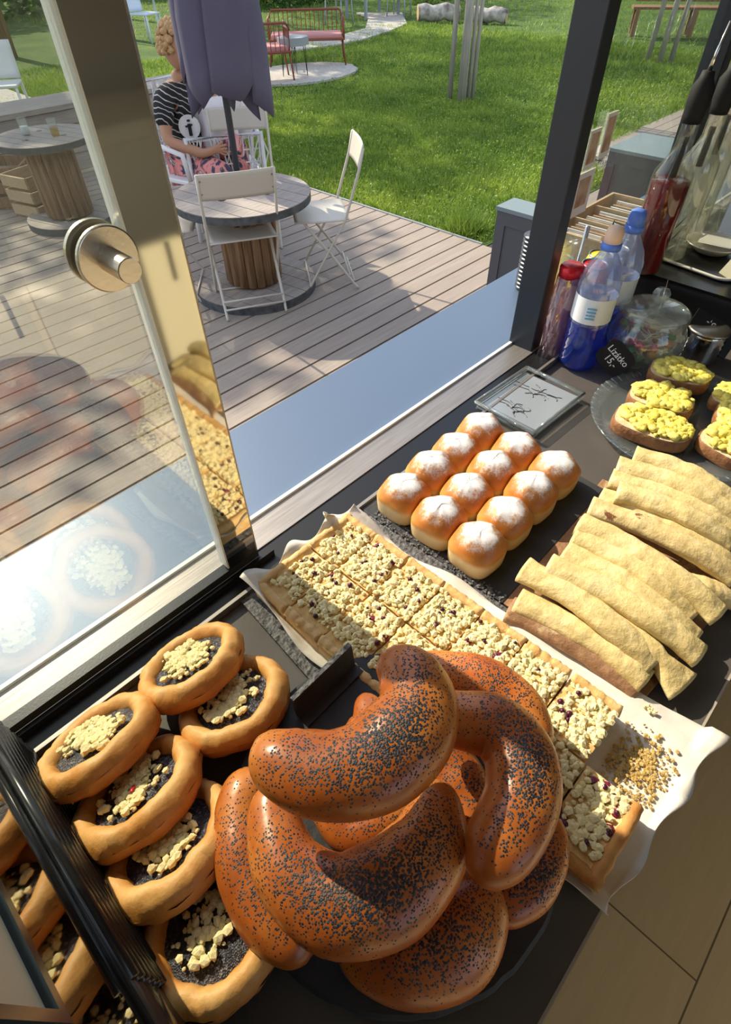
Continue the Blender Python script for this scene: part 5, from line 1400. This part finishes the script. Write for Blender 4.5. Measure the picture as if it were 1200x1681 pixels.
wicker('wicker_chair', H0.x-f.x*.28, H0.y-f.y*.28, atan2(f.y, f.x)-pi/2, 'white openwork chair under the curly haired person', .95)
# second person, seen from behind, head hidden by the parasol
pc2 = atd(360, 212, 4.15); H2 = Vector((pc2.x, pc2.y, 0)); f2 = Vector((FW.x, FW.y, 0)).normalized()*.8 - RT*.25; f2.normalize(); s2 = Vector((-f2.y, f2.x, 0))
root = empty('person', H2); tag(root, 'person in a white top seen from behind, head hidden by the parasol', 'person'); zc2 = pc2.z
def L2(a, b2, z): v = f2*a + s2*b2; return (v.x, v.y, z)
pl = max(.46, zc2-.38)
nd = [(*L2(0, 0, pl), .12, .10), (*L2(0, 0, pl+.15), .11, .09), (*L2(.01, 0, pl+.32), .13, .10), (*L2(.02, 0, pl+.43), .09, .08), (*L2(.03, 0, pl+.50), .045), (*L2(.04, 0, pl+.56), .048),
      (*L2(.01, .16, pl+.40), .05), (*L2(.06, .21, pl+.17), .04), (*L2(.28, .12, pl+.14), .03), (*L2(.35, .08, pl+.14), .024),
      (*L2(.01, -.16, pl+.40), .05), (*L2(.06, -.21, pl+.17), .04), (*L2(.28, -.12, pl+.14), .03), (*L2(.35, -.08, pl+.14), .024),
      (*L2(.05, .09, pl), .085), (*L2(.42, .11, pl+.02), .065), (*L2(.42, .11, .25), .048), (*L2(.40, .11, .05), .034), (*L2(.05, -.09, pl), .085), (*L2(.42, -.11, pl+.02), .065), (*L2(.42, -.11, .25), .048), (*L2(.40, -.11, .05), .034)]
ed2 = [(0,1),(1,2),(2,3),(3,4),(4,5),(3,6),(6,7),(7,8),(8,9),(3,10),(10,11),(11,12),(12,13),(0,14),(14,15),(15,16),(16,17),(0,18),(18,19),(19,20),(20,21)]
for hand in (9, 13):
    for q in range(5):
        k = len(nd); off = (q-2)*.016; b0 = Vector(nd[hand][:3]); t1 = b0+f2*.035+s2*off; t2 = t1+f2*.025+Vector((0, 0, -.014)); nd.append((*t1, .009)); nd.append((*t2, .008)); ed2 += [(hand, k), (k, k+1)]
skin_mesh('body', nd, ed2, 'skin', root)
head(root, nd[5][:3], f2, 'hair', False)
skin_mesh('white_top', [(*L2(0, 0, pl-.02), .16, .14), (*L2(0, 0, pl+.15), .15, .135), (*L2(.01, 0, pl+.32), .16, .13), (*L2(.02, 0, pl+.45), .10, .09), (*L2(.01, .16, pl+.40), .08), (*L2(.06, .21, pl+.18), .07), (*L2(.22, .15, pl+.15), .055), (*L2(.01, -.16, pl+.40), .08), (*L2(.06, -.21, pl+.18), .07), (*L2(.22, -.15, pl+.15), .055)], [(0,1),(1,2),(2,3),(3,4),(4,5),(5,6),(3,7),(7,8),(8,9)], 'white_cloth', root)
skin_mesh('trousers', [(*L2(0, 0, pl-.02), .14, .12), (*L2(.05, .09, pl-.01), .10), (*L2(.42, .11, pl+.01), .08), (*L2(.42, .11, .12), .055), (*L2(.05, -.09, pl-.01), .10), (*L2(.42, -.11, pl+.01), .08), (*L2(.42, -.11, .12), .055)], [(0,1),(1,2),(2,3),(0,4),(4,5),(5,6)], 'denim', root)
wicker('wicker_chair', H2.x-f2.x*.20, H2.y-f2.y*.20, atan2(f2.y, f2.x)-pi/2, 'white openwork armchair under the person in the white top', .68)
